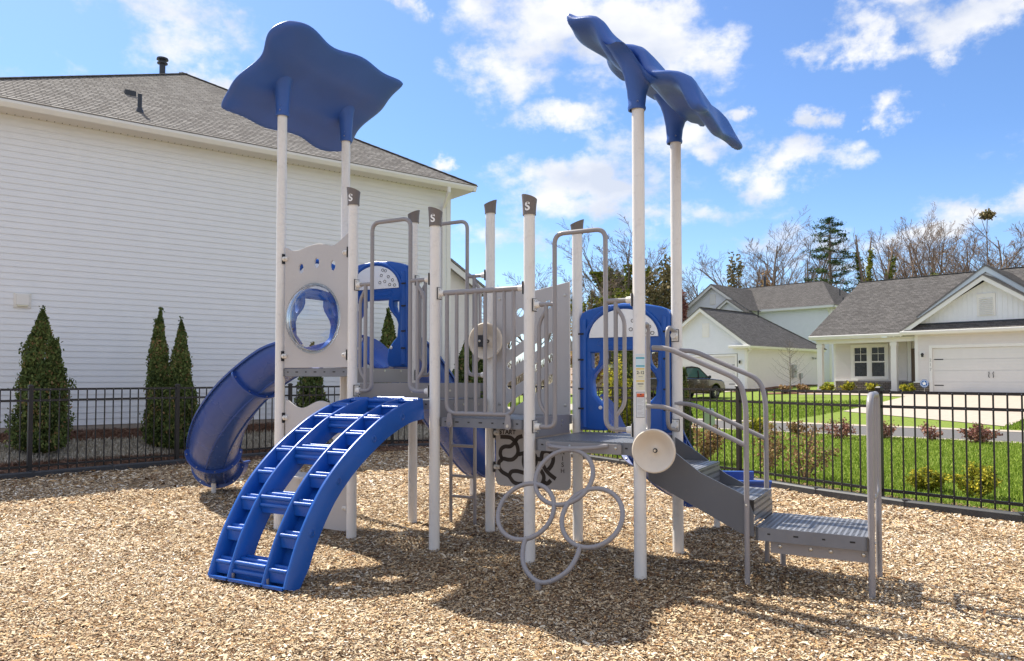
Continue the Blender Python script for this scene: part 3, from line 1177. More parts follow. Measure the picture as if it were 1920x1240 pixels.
def labels(post):
    R = POST_R + .0012
    a0 = -.5137 * -1 - pi / 2 + .15 - .12
    def one(name, z, parts, base, w, h):
        mb = MB()
        mats = [M[base]]
        wrap(patch(-w / 2, -h / 2, w / 2, h / 2, 0), R, z, a0, mb, 0)
        for kind, mt, x0, y0, x1, y1 in parts:
            if M[mt] not in mats:
                mats.append(M[mt])
            mi = mats.index(M[mt])
            if kind == 'r':
                wrap(patch(x0, y0, x1, y1, .0006), R, z, a0, mb, mi)
            else:
                me = text_mesh(kind, y1, .0004, offset=.0006)
                bpy_sub(me)
                for v in me.vertices:
                    v.co.x += x0
                    v.co.y += y0
                    v.co.z += .0008
                wrap(me, R, z, a0, mb, mi)
        mb.build(name, mats, post, smooth=0, recalc=False)
    w = .082
    one('sticker', 1.735, [('r', 'lab_teal', -.038, .016, .038, .028), ('r', 'lab_teal', -.038, -.047, .038, -.036),
                           ('r', 'lab_white', -.038, .031, .038, .05)], 'lab_pale', w, .11)
    one('sticker', 1.632, [('r', 'lab_yellow', -.036, .034, .036, .043), ('2-12', 'ink', 0, .008, 0, .034),
                           ('r', 'ink2', -.017, -.026, .017, -.021)], 'lab_cream', .078, .092)
    one('sticker', 1.543, [('r', 'lab_yellow', -.036, .026, .036, .036), ('r', 'ink', -.024, .004, .024, .011),
                           ('r', 'ink2', -.014, -.012, .014, -.009)], 'lab_cream', .078, .08)
    rows = [('r', 'ink', -.0375, -.10, .0375, .10), ('r', 'lab_white', -.035, -.0975, .035, .0975), ]
    R2 = []
    for k in range(13):
        y = .045 - k * .0105
        if k in (4, 9):
            continue
        R2.append(('r', 'ink2', -.028, y, .028 - .011 * ((k * 7) % 3), y + .0022))
    mb = MB()
    mats = [M['ink'], M['lab_white'], M['lab_orange'], M['ink2']]
    wrap(patch(-.0385, -.102, .0385, .102, 0), R, 1.385, a0, mb, 0)
    wrap(patch(-.0355, -.0985, .0355, .0985, .0004), R, 1.385, a0, mb, 1)
    wrap(patch(-.032, .060, .032, .090, .0008), R, 1.385, a0, mb, 2)
    for r in R2:
        wrap(patch(r[2], r[3], r[4], r[5], .0008), R, 1.385, a0, mb, 3)
    me = text_mesh('WARNING', .013, .0004)
    bpy_sub(me)
    for v in me.vertices:
        v.co.y += .067
        v.co.z += .0012
    wrap(me, R, 1.385, a0, mb, 0)
    wrap(patch(-.006, .077, .006, .086, .0012), R, 1.385, a0, mb, 0)
    mb.build('sticker', mats, post, smooth=0, recalc=False)


make_posts()


# ---- canopies
def canopy(u0, zpost, zc, a, b, phi, flip, seed, amp, fq=2.5, flare=1.0, lobe=.13):
    """wavy moulded roof tilted about the v axis, with two sleeves"""
    n = 36
    mb = MB()
    def wave(s, t):
        return amp * sin(fq * pi * s + .6 + seed) + amp * .5 * sin(1.6 * pi * t + .6) * s * flip
    def pos(s, t, side):
        # outline: rounded rectangle whose edges swing in and out
        ss = s * (.92 + (.13 - lobe) * .3 + lobe * t * t - (.10 + (.13 - lobe) * .9) * abs(t) ** 7) + .045 * sin(2.1 * pi * t + seed) * abs(s)
        tt = t * (.92 + (.13 - lobe) * .3 + lobe * s * s - (.10 + (.13 - lobe) * .9) * abs(s) ** 7) + .042 * sin(2.1 * pi * s + seed * 1.7) * abs(t)
        x, y = ss * a, tt * b
        e = max(abs(s), abs(t))
        th = .068 * sqrt(max(0, 1 - e ** 7))
        return x, y, wave(s, t) + side * th
    def place(x, y, h):
        return (u0 + x * cos(phi) - h * sin(phi) , .5 + y, zc + x * sin(phi) + h * cos(phi))
    vs, idx = [], {}
    for side in (1, -1):
        for j in range(n + 1):
            for i in range(n + 1):
                # denser towards the rim for a round edge
                s, t = [sin(pi / 2 * (2 * k / n - 1)) for k in (i, j)]
                rim = i in (0, n) or j in (0, n)
                if rim and side == -1:
                    idx[(side, i, j)] = idx[(1, i, j)]
                    continue
                idx[(side, i, j)] = len(vs)
                vs.append(place(*pos(s, t, side)))
    fs = []
    for side in (1, -1):
        for j in range(n):
            for i in range(n):
                q = [idx[(side, i, j)], idx[(side, i + 1, j)], idx[(side, i + 1, j + 1)], idx[(side, i, j + 1)]]
                fs.append(tuple(q if side > 0 else q[::-1]))
    mb.add(vs, fs)
    roof = mb.build('canopy', M['canopy'], PS, smooth=75)
    # sleeves flare from the post into the underside
    for v in (0, 1):
        mb = MB()
        m = 28
        rings = [(0.0, .057), (.0, .070), (.04, .074), (.10, .068), (.35, .072), (.60, .079), (.78, .088), (.90, .103), (.97, .13), (1.0, .165)]
        vs = []
        for w, r in rings:
            for j in range(m):
                q = 2 * pi * j / m
                r_ = r * (1 + (flare - 1) * w * w)
                x, y = r_ * cos(q), r_ * sin(q)
                # height of the underside above this point
                zz = zc + x * math.tan(phi) + (wave(x / cos(phi) / a, (v - .5 + y) / b) - .02) / cos(phi)
                z = (zpost - .03) * (1 - w) + zz * w
                vs.append((u0 + x, v + y, z))
        fs = [(i * m + j, i * m + (j + 1) % m, (i + 1) * m + (j + 1) % m, (i + 1) * m + j) for i in range(len(rings) - 1) for j in range(m)]
        mb.add(vs, fs)
        for k in range(2):
            mb.mi = 1
            mb.lathe([(.008, 0), (.006, .004), (0, .005)], c=(u0 + .03, v - .066, zpost + .02 + k * .05), ax='y', n=8)
        mb.build('sleeve', [M['canopy'], M['bolt']], roof, smooth=60)
    return roof


canopy(-1.0, ROOF_L, 4.81, .66, 1.0, radians(34), 1, 0.3, .014, 2.5, 1.0, .10)
canopy(2.99, ROOF_R, 4.19, .76, .71, radians(-39.5), -1, 0.9, .042, 3.2, 1.75)


# ---- decks
def skirt(mb, p0, p1, z0, z1, slots=7, inward=1):
    """folded steel edge with slots, along p0-p1"""
    a, b = Vector((*p0, 0)), Vector((*p1, 0))
    d = (b - a).normalized()
    nrm = Vector((d.y, -d.x, 0))
    mb.mi = 0
    c = (z0 + z1) / 2
    mb.bar(a + Vector((0, 0, c)) - nrm * .01, b + Vector((0, 0, c)) - nrm * .01, .02, z1 - z0)
    mb.mi = 1
    for k in range(slots):
        p = a.lerp(b, (k + .5) / slots) + Vector((0, 0, c + .004))
        w = .018 if k % 2 else .011
        mb.bar(p - d * w + nrm * .0005, p + d * w + nrm * .0005, .002, .012)
    mb.mi = 0


def perf(mb, poly, z, nu, nv, hole=(.5, .55), th=.004):
    """perforated sheet over the polygon's bounding box, solid where the cell leaves the polygon"""
    us = [p[0] for p in poly]
    vs_ = [p[1] for p in poly]
    u0, u1, v0, v1 = min(us), max(us), min(vs_), max(vs_)
    du, dv = (u1 - u0) / nu, (v1 - v0) / nv
    P = [(p[0], p[1]) for p in poly]

    def inside(x, y):
        return bool(in_poly(np.array([x]), np.array([y]), P)[0])
    for i in range(nu):
        for j in range(nv):
            a, b = u0 + i * du, v0 + j * dv
            cx, cy = a + du / 2, b + dv / 2
            if not inside(cx, cy):
                continue
            hu, hv = du * hole[0] / 2, dv * hole[1] / 2
            O = [(a, b), (a + du, b), (a + du, b + dv), (a, b + dv)]
            I = [(cx - hu, cy - hv), (cx + hu, cy - hv), (cx + hu, cy + hv), (cx - hu, cy + hv)]
            vv = [(x, y, z) for x, y in O] + [(x, y, z) for x, y in I] + [(x, y, z - th * 2.2) for x, y in I]
            mb.add(vv, [(0, 1, 5, 4), (1, 2, 6, 5), (2, 3, 7, 6), (3, 0, 4, 7), (4, 5, 9, 8), (5, 6, 10, 9), (6, 7, 11, 10), (7, 4, 8, 11)])


def deck(name, poly, z, th, nu, nv, slots=7):
    mb = MB()
    perf(mb, poly, z, nu, nv)
    n = len(poly)
    for i in range(n):
        skirt(mb, poly[i], poly[(i + 1) % n], z - th, z - .001, slots)
    return mb.build(name, [M['deck'], M['dark']], PS, smooth=0, recalc=False)


deck('deck', [(-.95, .0), (-.05, .0), (-.05, 1.0), (-.95, 1.0)], T1, .085, 22, 22)
deck('deck', [(.05, .02), (.95, .02), (.96, .93)], T2A, .085, 22, 22)
deck('deck', [(.04, .08), (.94, .98), (.05, .98)], T2B, .085, 22, 22)
deck('deck', [(1.06, .0), (1.94, .0), (1.94, 1.0), (1.06, 1.0)], T3, .085, 24, 24)
deck('deck', [(2.06, .0), (2.95, .0), (2.95, 1.0), (2.06, 1.0)], T4, .10, 24, 24)


def plate(p0, p1, z0, z1, bolts, name='riser_panel', mt='riser', th=.012):
    mb = MB()
    a, b = Vector((*p0, 0)), Vector((*p1, 0))
    d = (b - a).normalized()
    nrm = Vector((d.y, -d.x, 0))
    c = (z0 + z1) / 2
    mb.bar(a + Vector((0, 0, c)), b + Vector((0, 0, c)), th, z1 - z0)
    mb.mi = 1
    for f, zz in bolts:
        p = a.lerp(b, f) + Vector((0, 0, zz)) + nrm * (th / 2)
        mb.cyl(p, p + nrm * .005, .012, 12)
        mb.cyl(p + nrm * .005, p + nrm * .009, .006, 6)
    return mb.build(name, [M[mt], M['bolt']], PS, smooth=30)


# risers between the levels
plate((.005, .06), (.005, .92), T2B + .004, T1 - .003, [(.28, 1.675), (.5, 1.675), (.82, 1.675)])
plate((.06, .045), (.93, .915), T2A + .004, T2B - .002, [(.42, 1.46), (.74, 1.47)])
plate((1.0, .06), (1.0, .93), T3 - .03, T2A - .004, [(.3, 1.34), (.48, 1.34), (.8, 1.33)])
plate((2.0, .06), (2.0, .80), T4 + .002, T3 + .015, [(.12, 1.12), (.2, 1.19), (.78, 1.2), (.78, 1.16)])


# ---- clamps and rails
def clamp(mb, u, v, z, du, dv, mi_white=1, mi_dark=2, L=.055):
    """white clamp on a post at (u,v) pointing along (du,dv)"""
    d = Vector((du, dv, 0)).normalized()
    c = Vector((u, v, z))
    k = mb.mi
    mb.mi = mi_dark
    sd = Vector((-d.y, d.x, 0))
    mb.bar(c + d * (POST_R - .004), c + d * (POST_R + .004), .072, .112)
    mb.mi = mi_white
    mb.bar(c + d * (POST_R + .003), c + d * (POST_R + .011), .062, .10)
    mb.cyl(c + d * (POST_R + .005), c + d * (POST_R + L), .030, 16, .027)
    mb.mi = 3
    for a, b in ((-1, -1), (1, -1), (-1, 1), (1, 1)):
        q = c + sd * a * .02 + Vector((0, 0, b * .037))
        mb.cyl(q + d * (POST_R + .01), q + d * (POST_R + .016), .006, 8)
    mb.mi = k


RM = [M['rail'], M['white'], M['black'], M['bolt']]


def arch_rail(u0, v, zd, mirror_side=-1):
    """hooped entry rail across one bay between posts u0 and u0+1"""
    mb = MB()
    r = .0200
    uL, uR = u0 + .245, u0 + .712
    top = zd + 1.735
    zr, zb = zd + 1.135, zd + .085
    vv = v
    hoop = fillet([(u0 + .10, vv, zb), (uL, vv, zb), (uL, vv, top), (uR, vv, top), (uR, vv, zb), (u0 + .90, vv, zb)], .09, 8)
    mb.tube(hoop, r, 12)
    for a, b, c in ((u0 + .09, uL, 1), (uR, u0 + .91, -1)):
        mb.tube([(a, vv, zr), (b, vv, zr)], r * .95, 10)
    for ub, ul in ((u0 + .165, u0 + .095), (u0 + .80, u0 + .875)):
        mb.tube([(ub, vv, zr), (ub, vv, zb + .005)], r * .92, 10)
        lp = fillet([(ub, vv, zr - .05), (ul, vv, zr - .15), (ul, vv, zb + .20), (ub, vv, zb + .11)], .07, 6)
        mb.tube(lp, r * .88, 10)
    clamp(mb, u0, v, zr, 1, 0)
    clamp(mb, u0 + 1, v, zr, -1, 0)
    clamp(mb, u0, v, zb, 1, 0)
    clamp(mb, u0 + 1, v, zb, -1, 0)
    return mb.build('arch_rail', RM, PS, smooth=50)


arch_rail(0, 0, 1.39)
arch_rail(0, 1, 1.546)
arch_rail(2, 0, T4 + .02)


def barrier():
    mb = MB()
    zt, zb = 2.385, 1.275
    mb.tube([(1.08, 0, zt), (1.92, 0, zt)], .0245, 14)
    us = [1.135, 1.243, 1.349, 1.452, 1.549, 1.650, 1.748, 1.843]
    mb.tube(fillet([(us[0], 0, zt), (us[0], 0, zb), (us[-1], 0, zb), (us[-1], 0, zt)], .10, 8), .0195, 12)
    for u in us[1:-1]:
        mb.tube([(u, 0, zt), (u, 0, zb)], .0172, 10)
    mb.build('barrier_rail', RM, PS, smooth=50)
    for u in (1.186, 1.80):
        m2 = MB()
        m2.prism([(-.018, .10), (-.033, .02), (-.03, -.018), (0, -.034), (.03, -.018), (.033, .02), (.018, .10)],
                 lambda a, b, d: (u + a, d, 1.178 + b), -.034, -.023)
        m2.mi = 1
        m2.cyl((u, -.034, 1.178), (u, -.040, 1.178), .014, 12)
        m2.build('lug', [M['rail'], M['bolt']], PS, smooth=30)
    for uc, dc in ((1, 1), (2, -1)):
        m3 = MB()
        clamp(m3, uc, 0, zt, dc, 0)
        m3.build('clamp', RM, PS, smooth=40)


barrier()


# ---- flat panels
def flat_panel(name, loops, v, th=.02, mt='panel', bevel=.003, extra=None, parent=PS):
    mb = MB()
    me = curve_mesh(loops, th, bevel)
    mb.mesh(me, upright(0, v, 0))
    if extra:
        extra(mb)
    return mb.build(name, [M[mt], M['bolt'], M['white'], M['black'], M['dark']], parent, smooth=30)


def panel_fix(mb, spots, v, d=-1):
    for u, z, s in spots:
        mb.mi = 3
        mb.bar((u - s * .012, v + d * .0, z), (u - s * .004, v, z), .07, .105)
        mb.mi = 2
        mb.cyl((u - s * .004, v + d * .015, z), (u + s * .055, v + d * .015, z), .026, 14, .020)
        mb.mi = 1
        mb.lathe([(.011, 0), (.008, d * .006), (0, d * .008)], c=(u + s * .03, v + d * .04, z), ax='y', n=8)
    mb.mi = 0


def bubble_panel():
    top = []
    for k in range(25):
        t = k / 24
        u = -.93 + .87 * t
        z = 2.955 + .028 * math.exp(-((t - .02) / .06) ** 2) - .020 * sin(pi * min(1, t / .35)) + .026 * math.exp(-((t - .52) / .16) ** 2) - .018 * math.exp(-((t - .8) / .1) ** 2) + .10 * max(0, (t - .74) / .26) ** 1.3
        top.append((u, z))
    outline = [(-.93, 1.705), (-.06, 1.705)] + top[::-1]
    holes = [circle(-.52, 2.215, .335, .335, 48), circle(-.70, 2.742, .034, .052, 16), circle(-.482, 2.785, .034, .052, 16), circle(-.262, 2.742, .034, .052, 16)]
    p = flat_panel('bubble_panel', [outline] + holes, .0, extra=lambda mb: panel_fix(mb, [(-.94, 2.86, 1), (-.94, 1.83, 1), (-.06, 2.86, -1), (-.06, 1.83, -1)], 0))
    mb = MB()
    R = .345
    prof, prof2 = [], []
    for k in range(17):
        a = pi / 2 * k / 16
        prof.append((R * cos(a), -.012 - .20 * sin(a)))
        prof2.append(((R - .008) * cos(a), -.012 - .194 * sin(a)))
    mb.lathe(prof + prof2[::-1], c=(-.52, 0, 2.215), ax='y', n=56)
    mb.lathe([(R, -.018), (R + .02, -.018), (R + .02, -.011), (R - .008, -.011)], c=(-.52, 0, 2.215), ax='y', n=56)
    mb.mi = 1
    for k in range(8):
        a = 2 * pi * k / 8 + .35
        mb.cyl((-.52 + .358 * cos(a), -.018, 2.215 + .358 * sin(a)), (-.52 + .358 * cos(a), -.022, 2.215 + .358 * sin(a)), .006, 8)
    mb.build('bubble_window', [M['bubble'], M['bolt']], p, smooth=60)


bubble_panel()


def shop_panel():
    # wavy play panel at ground level under the high deck
    top = []
    for k in range(21):
        t = k / 20
        top.append((-.93 + .87 * t, 1.33 + .05 * cos(2 * pi * t * 1.6 + .4) * (1 - .5 * t)))
    outline = [(-.90, .07), (-.09, .07), (-.06, .12)] + top[::-1] + [(-.93, .12)]
    hole = [(-.72, .62), (-.24, .62), (-.24, .95), (-.30, 1.02), (-.66, 1.02), (-.72, .95)]
    p = flat_panel('shop_panel', [outline, hole], 0.02, extra=lambda mb: panel_fix(mb, [(-.94, 1.18, 1), (-.94, .3, 1), (-.06, .3, -1)], .02))
    mb = MB()
    mb.prism([(-.76, -.16), (-.70, -.20), (-.26, -.20), (-.20, -.16), (-.20, .01), (-.76, .01)], lambda a, b, d: (a, b, d), .585, .605)
    mb.mi = 1
    mb.cyl((-.48, -.10, .53), (-.48, -.10, .585), .03, 10)
    mb.build('counter', [M['panel'], M['bolt']], p, smooth=30)


shop_panel()


def slot(x0, y0, x1, y1, r, n=6):
    a = atan2(y1 - y0, x1 - x0)
    o = []
    for cx, cy, s in ((x1, y1, -pi / 2), (x0, y0, pi / 2)):
        for k in range(n + 1):
            q = a + s + pi * k / n
            o.append((cx + r * cos(q), cy + r * sin(q)))
    return o


def slot_panel():
    top = [(1.07 + .85 * k / 20, 2.505 + .022 * cos(k / 20 * 2 * pi * 1.1) + .03 * max(0, (k / 20 - .75) / .25) ** 2) for k in range(21)]
    outline = [(1.07, 1.15), (1.92, 1.15)] + top[::-1]
    sl = [slot(1.24, 1.73, 1.73, 2.02, .036), slot(1.24, 1.52, 1.73, 1.81, .036), slot(1.24, 1.31, 1.73, 1.60, .036), slot(1.24, 1.93, 1.38, 2.015, .036)]
    ex = [circle(1.36, 2.27, .045, n=16), circle(1.68, 2.335, .045, n=16)]
    def fix(mb):
        mb.mi = 1
        for u, z in ((1.12, 2.42), (1.87, 2.42), (1.12, 1.33), (1.87, 1.33)):
            mb.lathe([(.016, -.012), (.013, -.018), (0, -.02)], c=(u, 1, z), ax='y', n=10)
        mb.mi = 0
    flat_panel('slot_panel', [outline] + sl + ex, 1.0, extra=fix)


slot_panel()


def maze_panel():
    p = flat_panel('maze_panel', [rrect(1.075, .49, 1.925, 1.11, .06)], 1.0, extra=lambda mb: panel_fix(mb, [(1.07, 1.03, 1), (1.07, .68, 1)], 1.0))
    mb = MB()
    def track(pts, w=.021):
        P = crom([(u, 0, z) for u, z in pts], 6)
        a, b = [], []
        for i, q in enumerate(P):
            t = (P[min(i + 1, len(P) - 1)] - P[max(i - 1, 0)]).normalized()
            nn = Vector((-t.z, 0, t.x)) * w
            a.append(q + nn)
            b.append(q - nn)
        n = len(P)
        for s in (-.0108, -.0125):
            pass
        vs = [(p_.x, .9885 - .0004 * len(mb.f) * .0, p_.z) for p_ in a] + [(p_.x, .9885, p_.z) for p_ in b]
        mb.add(vs, [(i, i + 1, n + i + 1, n + i) for i in range(n - 1)])
    # px -> panel coordinates measured on the photo's crop: u = 1.06 + X/1430, z = 1.06 - Y/1430
    def c(*pts):
        return [(1.066 + (x - 275) * .00067, 0.995 - (y - 245) * .00064) for x, y in pts]
    track(c((370, 250), (470, 250), (560, 262), (640, 330), (680, 430), (670, 520), (600, 595), (520, 612), (430, 600), (385, 610)))
    track(c((760, 225), (680, 255), (620, 330), (550, 395), (450, 405), (385, 450), (370, 530), (395, 610), (350, 660), (345, 740), (400, 810), (470, 845), (530, 880), (600, 960), (680, 985), (760, 975)))
    track(c((530, 860), (570, 800), (660, 785), (760, 800), (900, 830), (1000, 760)))
    track(c((670, 520), (760, 500), (850, 470), (940, 490), (990, 560), (980, 650), (900, 730), (820, 740), (780, 650), (790, 540), (850, 470)))
    track(c((990, 570), (1050, 575), (1080, 560), (1100, 470), (1180, 440), (1260, 480), (1280, 570), (1250, 660), (1195, 730)))
    track(c((1110, 660), (1150, 730), (1220, 800), (1320, 865)))
    track(c((1070, 740), (1120, 830), (1110, 920), (1060, 990), (970, 1020), (900, 990)))
    track(c((1110, 920), (1180, 945), (1240, 890)))
    for i, f in enumerate(mb.f):
        pass
    mb.build('maze_track', M['maze'], p, smooth=0)
    m2 = MB()
    m2.mesh(text_mesh('START', .066, .002, offset=.0012), upright(1.215, .9865, 1.042))
    m2.build('lettering', M['maze'], p, smooth=0)
    m2 = MB()
    for k, ch in enumerate('FINISH'):
        m2.mesh(text_mesh(ch, .062, .002), upright(1.842, .987, .985 - k * .061))
    m2.build('lettering', M['maze'], p, smooth=0)
    m2 = MB()
    m2.mesh(text_mesh('E', .085, .002), upright(1.535, .987, .80))
    m2.build('lettering', M['maze'], p, smooth=0)


maze_panel()


def drum(u, v, z, r, bracket, ang):
    """moulded talking-drum bowl"""
    mb = MB()
    prof = [(0, .018), (.022, .018), (.030, .026), (.05, .030), (.075, .024), (.105, .004), (r * .78, -.028), (r * .88, -.044), (r * .95, -.050), (r, -.043), (r, -.028), (r * .92, -.024), (.115, .02), (.06, .046), (0, .046)]
    mb.lathe(prof, ax='y', n=48)
    mb.mi = 1
    mb.lathe([(0.0, -.004), (.009, -.004), (.011, .006), (.011, .018)], ax='y', n=20)
    mb.mi = 2
    mb.lathe([(.011, .012), (.018, .012), (.018, .019)], ax='y', n=20)
    mb.mi = 1
    if bracket:
        mb.mi = 2
        mb.box((-.075, -.085, -.06), (-.012, .02, .06))
        mb.mi = 1
        mb.lathe([(.014, -.088), (.011, -.094), (0, -.096)], c=(-.043, 0, 0), ax='y', n=10)
    o = mb.build('drum', [M['bowl'], M['bolt'], M['black']], PS, smooth=50, loc=(u, v, z), rz=ang)
    return o


drum(3.15, -.075, 1.03, .172, False, .08)
drum(1.012, .915, 1.98, .192, True, .1)


# ---- blue slide hoods
def hood(pu, pv, zd, rz=0):
    """moulded hood panel: arched lintel, two side columns with hand loops, opening between"""
    z = lambda q: zd + q
    x = lambda q: q
    v = 0.0
    out = [(.05, .02), (.30, .02), (.33, .10), (.315, .22), (.25, .30), (.19, .36), (.175, .50), (.20, .56), (.29, .66), (.315, .72), (.31, .785), (.69, .785), (.685, .72), (.71, .66), (.80, .56), (.825, .50), (.81, .36), (.75, .30), (.685, .22), (.67, .10), (.70, .02), (.95, .02),
           (.955, 1.10), (.93, 1.155), (.86, 1.185), (.72, 1.215), (.5, 1.235), (.28, 1.215), (.14, 1.185), (.07, 1.155), (.045, 1.10)]
    outer = [(x(a), z(b)) for a, b in out]
    holeL = [(x(a), z(b)) for a, b in slot(.215, .66, .215, .745, .024)]
    holeL = [(x(.165), z(.765)), (x(.165), z(.62)), (x(.19), z(.60)), (x(.235), z(.65)), (x(.252), z(.71)), (x(.25), z(.765))]
    holeR = [(2 * x(.5) - a, b) for a, b in holeL][::-1]
    mb = MB()
    me = curve_mesh([outer, holeL, holeR], .11, .018)
    mb.mesh(me, upright(0, v + .0, 0))
    # raised rib around the dome and a recess bar on the lintel
    rib = [(x(.5) + .40 * cos(a), v - .055, z(.83) + .375 * sin(a)) for a in [pi * k / 24 for k in range(25)]]
    mb.tube(rib, .022, 8)
    mb.tube([(x(.10), v - .052, z(1.09)), (x(.10), v - .052, z(.05))], .03, 8)
    mb.tube([(x(.90), v - .052, z(1.09)), (x(.90), v - .052, z(.05))], .03, 8)
    mb.mi = 1
    for q in (.23, .42, .70, .95):
        for uu in (.075, .925):
            mb.box((x(uu) - .028, v - .088, z(q) - .008), (x(uu) + .028, v - .078, z(q) + .008))
    mb.mi = 2
    for uu in (.265, .735):
        mb.lathe([(.019, 0), (.016, -.010), (0, -.012)], c=(x(uu), v - .055, z(.24)), ax='y', n=14)
    mb.mi = 0
    mb.tube([(x(a), v - .053, z(b)) for a, b in rrect(.24, .835, .74, .885, .02, 3)], .006, 6, closed=True)
    h = mb.build('slide_hood', [M['blue'], M['dark'], M['white']], PS, smooth=40, loc=(pu, pv, 0), rz=rz)
    m2 = MB()
    dome = [(x(.5) + .345 * cos(a), z(.91) + .265 * sin(a)) for a in [pi * k / 28 for k in range(29)]]
    me = curve_mesh([dome], .012, .002)
    m2.mesh(me, upright(0, v - .062, 0))
    m2.mi = 1
    g = random.Random(5)
    for (a, b) in ((.66, 1.11), (.60, 1.06), (.70, 1.04), (.65, .99), (.76, 1.00), (.72, .95), (.58, .98), (.79, .94), (.62, 1.14 - .02)):
        P = [(x(a) + .017 * cos(q), v - .0695, z(b) + .015 * sin(q)) for q in [2 * pi * k / 12 for k in range(12)]]
        m2.tube(P, .0028, 5, closed=True)
    m2.build('dome_plate', [M['mark'], M['dark']], h, smooth=40)
    return h


hood(-1, 1.0, T1)
hood(2, 1.0, T4)
hood(-1.0, 0.0, T1, pi / 2)


# ---- slides
def trough(path, R, h1, h2, name, flanges=(), exit_cap=True, th=.018, foot=None):
    """U-shaped slide: h1/h2 are the heights of the left and right walls above the trough's floor"""
    P = crom(path, 10)
    n = len(P)
    sec_o, sec_i = [], []
    m = 22
    prof = []
    for k in range(m + 1):
        a = -pi + pi * k / m
        prof.append((R * cos(a), R + R * sin(a)))
    def section(off, fl=0):
        pts = []
        RR = R + off
        hl, hr = h1, h2
        pts.append((-RR, hl))
        for k in range(m + 1):
            a = -pi + pi * k / m
            pts.append((RR * cos(a), R * .92 + RR * .92 * sin(a)))
        pts.append((RR, hr))
        return pts
    so, si = section(0), section(-th)
    # rolled rims
    rimL = [(-R - .03, h1 - .012), (-R - .03, h1 + .012), (-R - .01, h1 + .02), (-R + th, h1 + .012)]
    rimR = [(R - th, h2 + .012), (R + .01, h2 + .02), (R + .03, h2 + .012), (R + .03, h2 - .012)]
    ring = [rimL[0]] + [so[0]] + so[1:-1] + [so[-1]] + rimR[::-1][0:3] + [rimR[0]] + si[::-1] + [rimL[3], rimL[2], rimL[1]]
    vs = []
    frames = []
    for i in range(n):
        t = (P[min(i + 1, n - 1)] - P[max(i - 1, 0)]).normalized()
        sd = t.cross(Vector((0, 0, 1))).normalized()
        up = sd.cross(t)
        frames.append((P[i], sd, up, t))
        for a, b in ring:
            vs.append(P[i] + sd * a + up * b)
    k = len(ring)
    fs = [(i * k + j, i * k + (j + 1) % k, (i + 1) * k + (j + 1) % k, (i + 1) * k + j) for i in range(n - 1) for j in range(k)]
    fs += [tuple(range(k)), tuple((n - 1) * k + j for j in range(k - 1, -1, -1))]
    mb = MB()
    mb.add(vs, fs)
    # centre rib groove on the underside
    for s in (-.35, .38):
        mb.tube([f[0] + f[1] * (R * s) + f[2] * (R * .92 - R * .92 * sqrt(1 - s * s) - .002) for f in frames[3:-3]], .014, 6)
    for fr in flanges:
        i = int(fr * (n - 1))
        p, sd, up, t = frames[i]
        a, b = section(.05), section(-.004)
        b[0] = (b[0][0], h1 - .02)
        b[-1] = (b[-1][0], h2 - .02)
        a[0] = (a[0][0] + .02, h1 - .02)
        a[-1] = (a[-1][0] - .02, h2 - .02)
        q = len(a)
        vv = []
        for dt in (-.014, .014):
            vv += [p + t * dt + sd * x + up * y for x, y in a] + [p + t * dt + sd * x + up * y for x, y in b]
        ff = []
        for j in range(q - 1):
            ff += [(j, j + 1, q + j + 1, q + j), (2 * q + j, 3 * q + j, 3 * q + j + 1, 2 * q + j + 1), (j, 2 * q + j, 2 * q + j + 1, j + 1)]
        ff += [(0, q, 3 * q, 2 * q), (q - 1, 3 * q - 1, 4 * q - 1, 2 * q - 1)]
        mb.add(vv, ff)
        mb.mi = 1
        for j in range(2, q - 1, 5):
            x, y = (a[j][0] * .6 + b[j][0] * .4), (a[j][1] * .6 + b[j][1] * .4)
            c = p + sd * x + up * y
            mb.cyl(c - t * .022, c + t * .022, .009, 8)
        mb.mi = 0
    o = mb.build(name, [M['blueslide'], M['bolt']], PS, smooth=40)
    if foot:
        m2 = MB()
        m2.cyl((foot[0], foot[1], -.05), (foot[0], foot[1], foot[2]), .032, 12)
        m2.build('leg', M['post'], o)
    return o


trough([(-.99, .52, 1.69), (-1.42, .51, 1.585), (-2.02, .53, 1.24), (-2.66, .69, .79), (-3.27, 1.03, .35), (-3.70, 1.42, .12), (-3.93, 1.78, .08)],
       .31, .34, .31, 'curved_slide', flanges=(.27, .66, .86), foot=(-3.68, 1.36, .15))
trough([(-.5, 1.05, 1.70), (-.5, 1.35, 1.62), (-.50, 1.9, 1.18), (-.48, 2.5, .62), (-.46, 2.95, .28), (-.45, 3.35, .20)],
       .34, .40, .40, 'straight_slide', flanges=(.25,), foot=(-.46, 2.95, .25))
trough([(2.5, 1.05, 1.07), (2.5, 1.25, .98), (2.53, 1.62, .62), (2.68, 2.02, .34), (3.0, 2.34, .19), (3.42, 2.57, .17)],
       .31, .38, .36, 'curved_slide', flanges=(.35, .66), foot=(3.0, 2.37, .2))


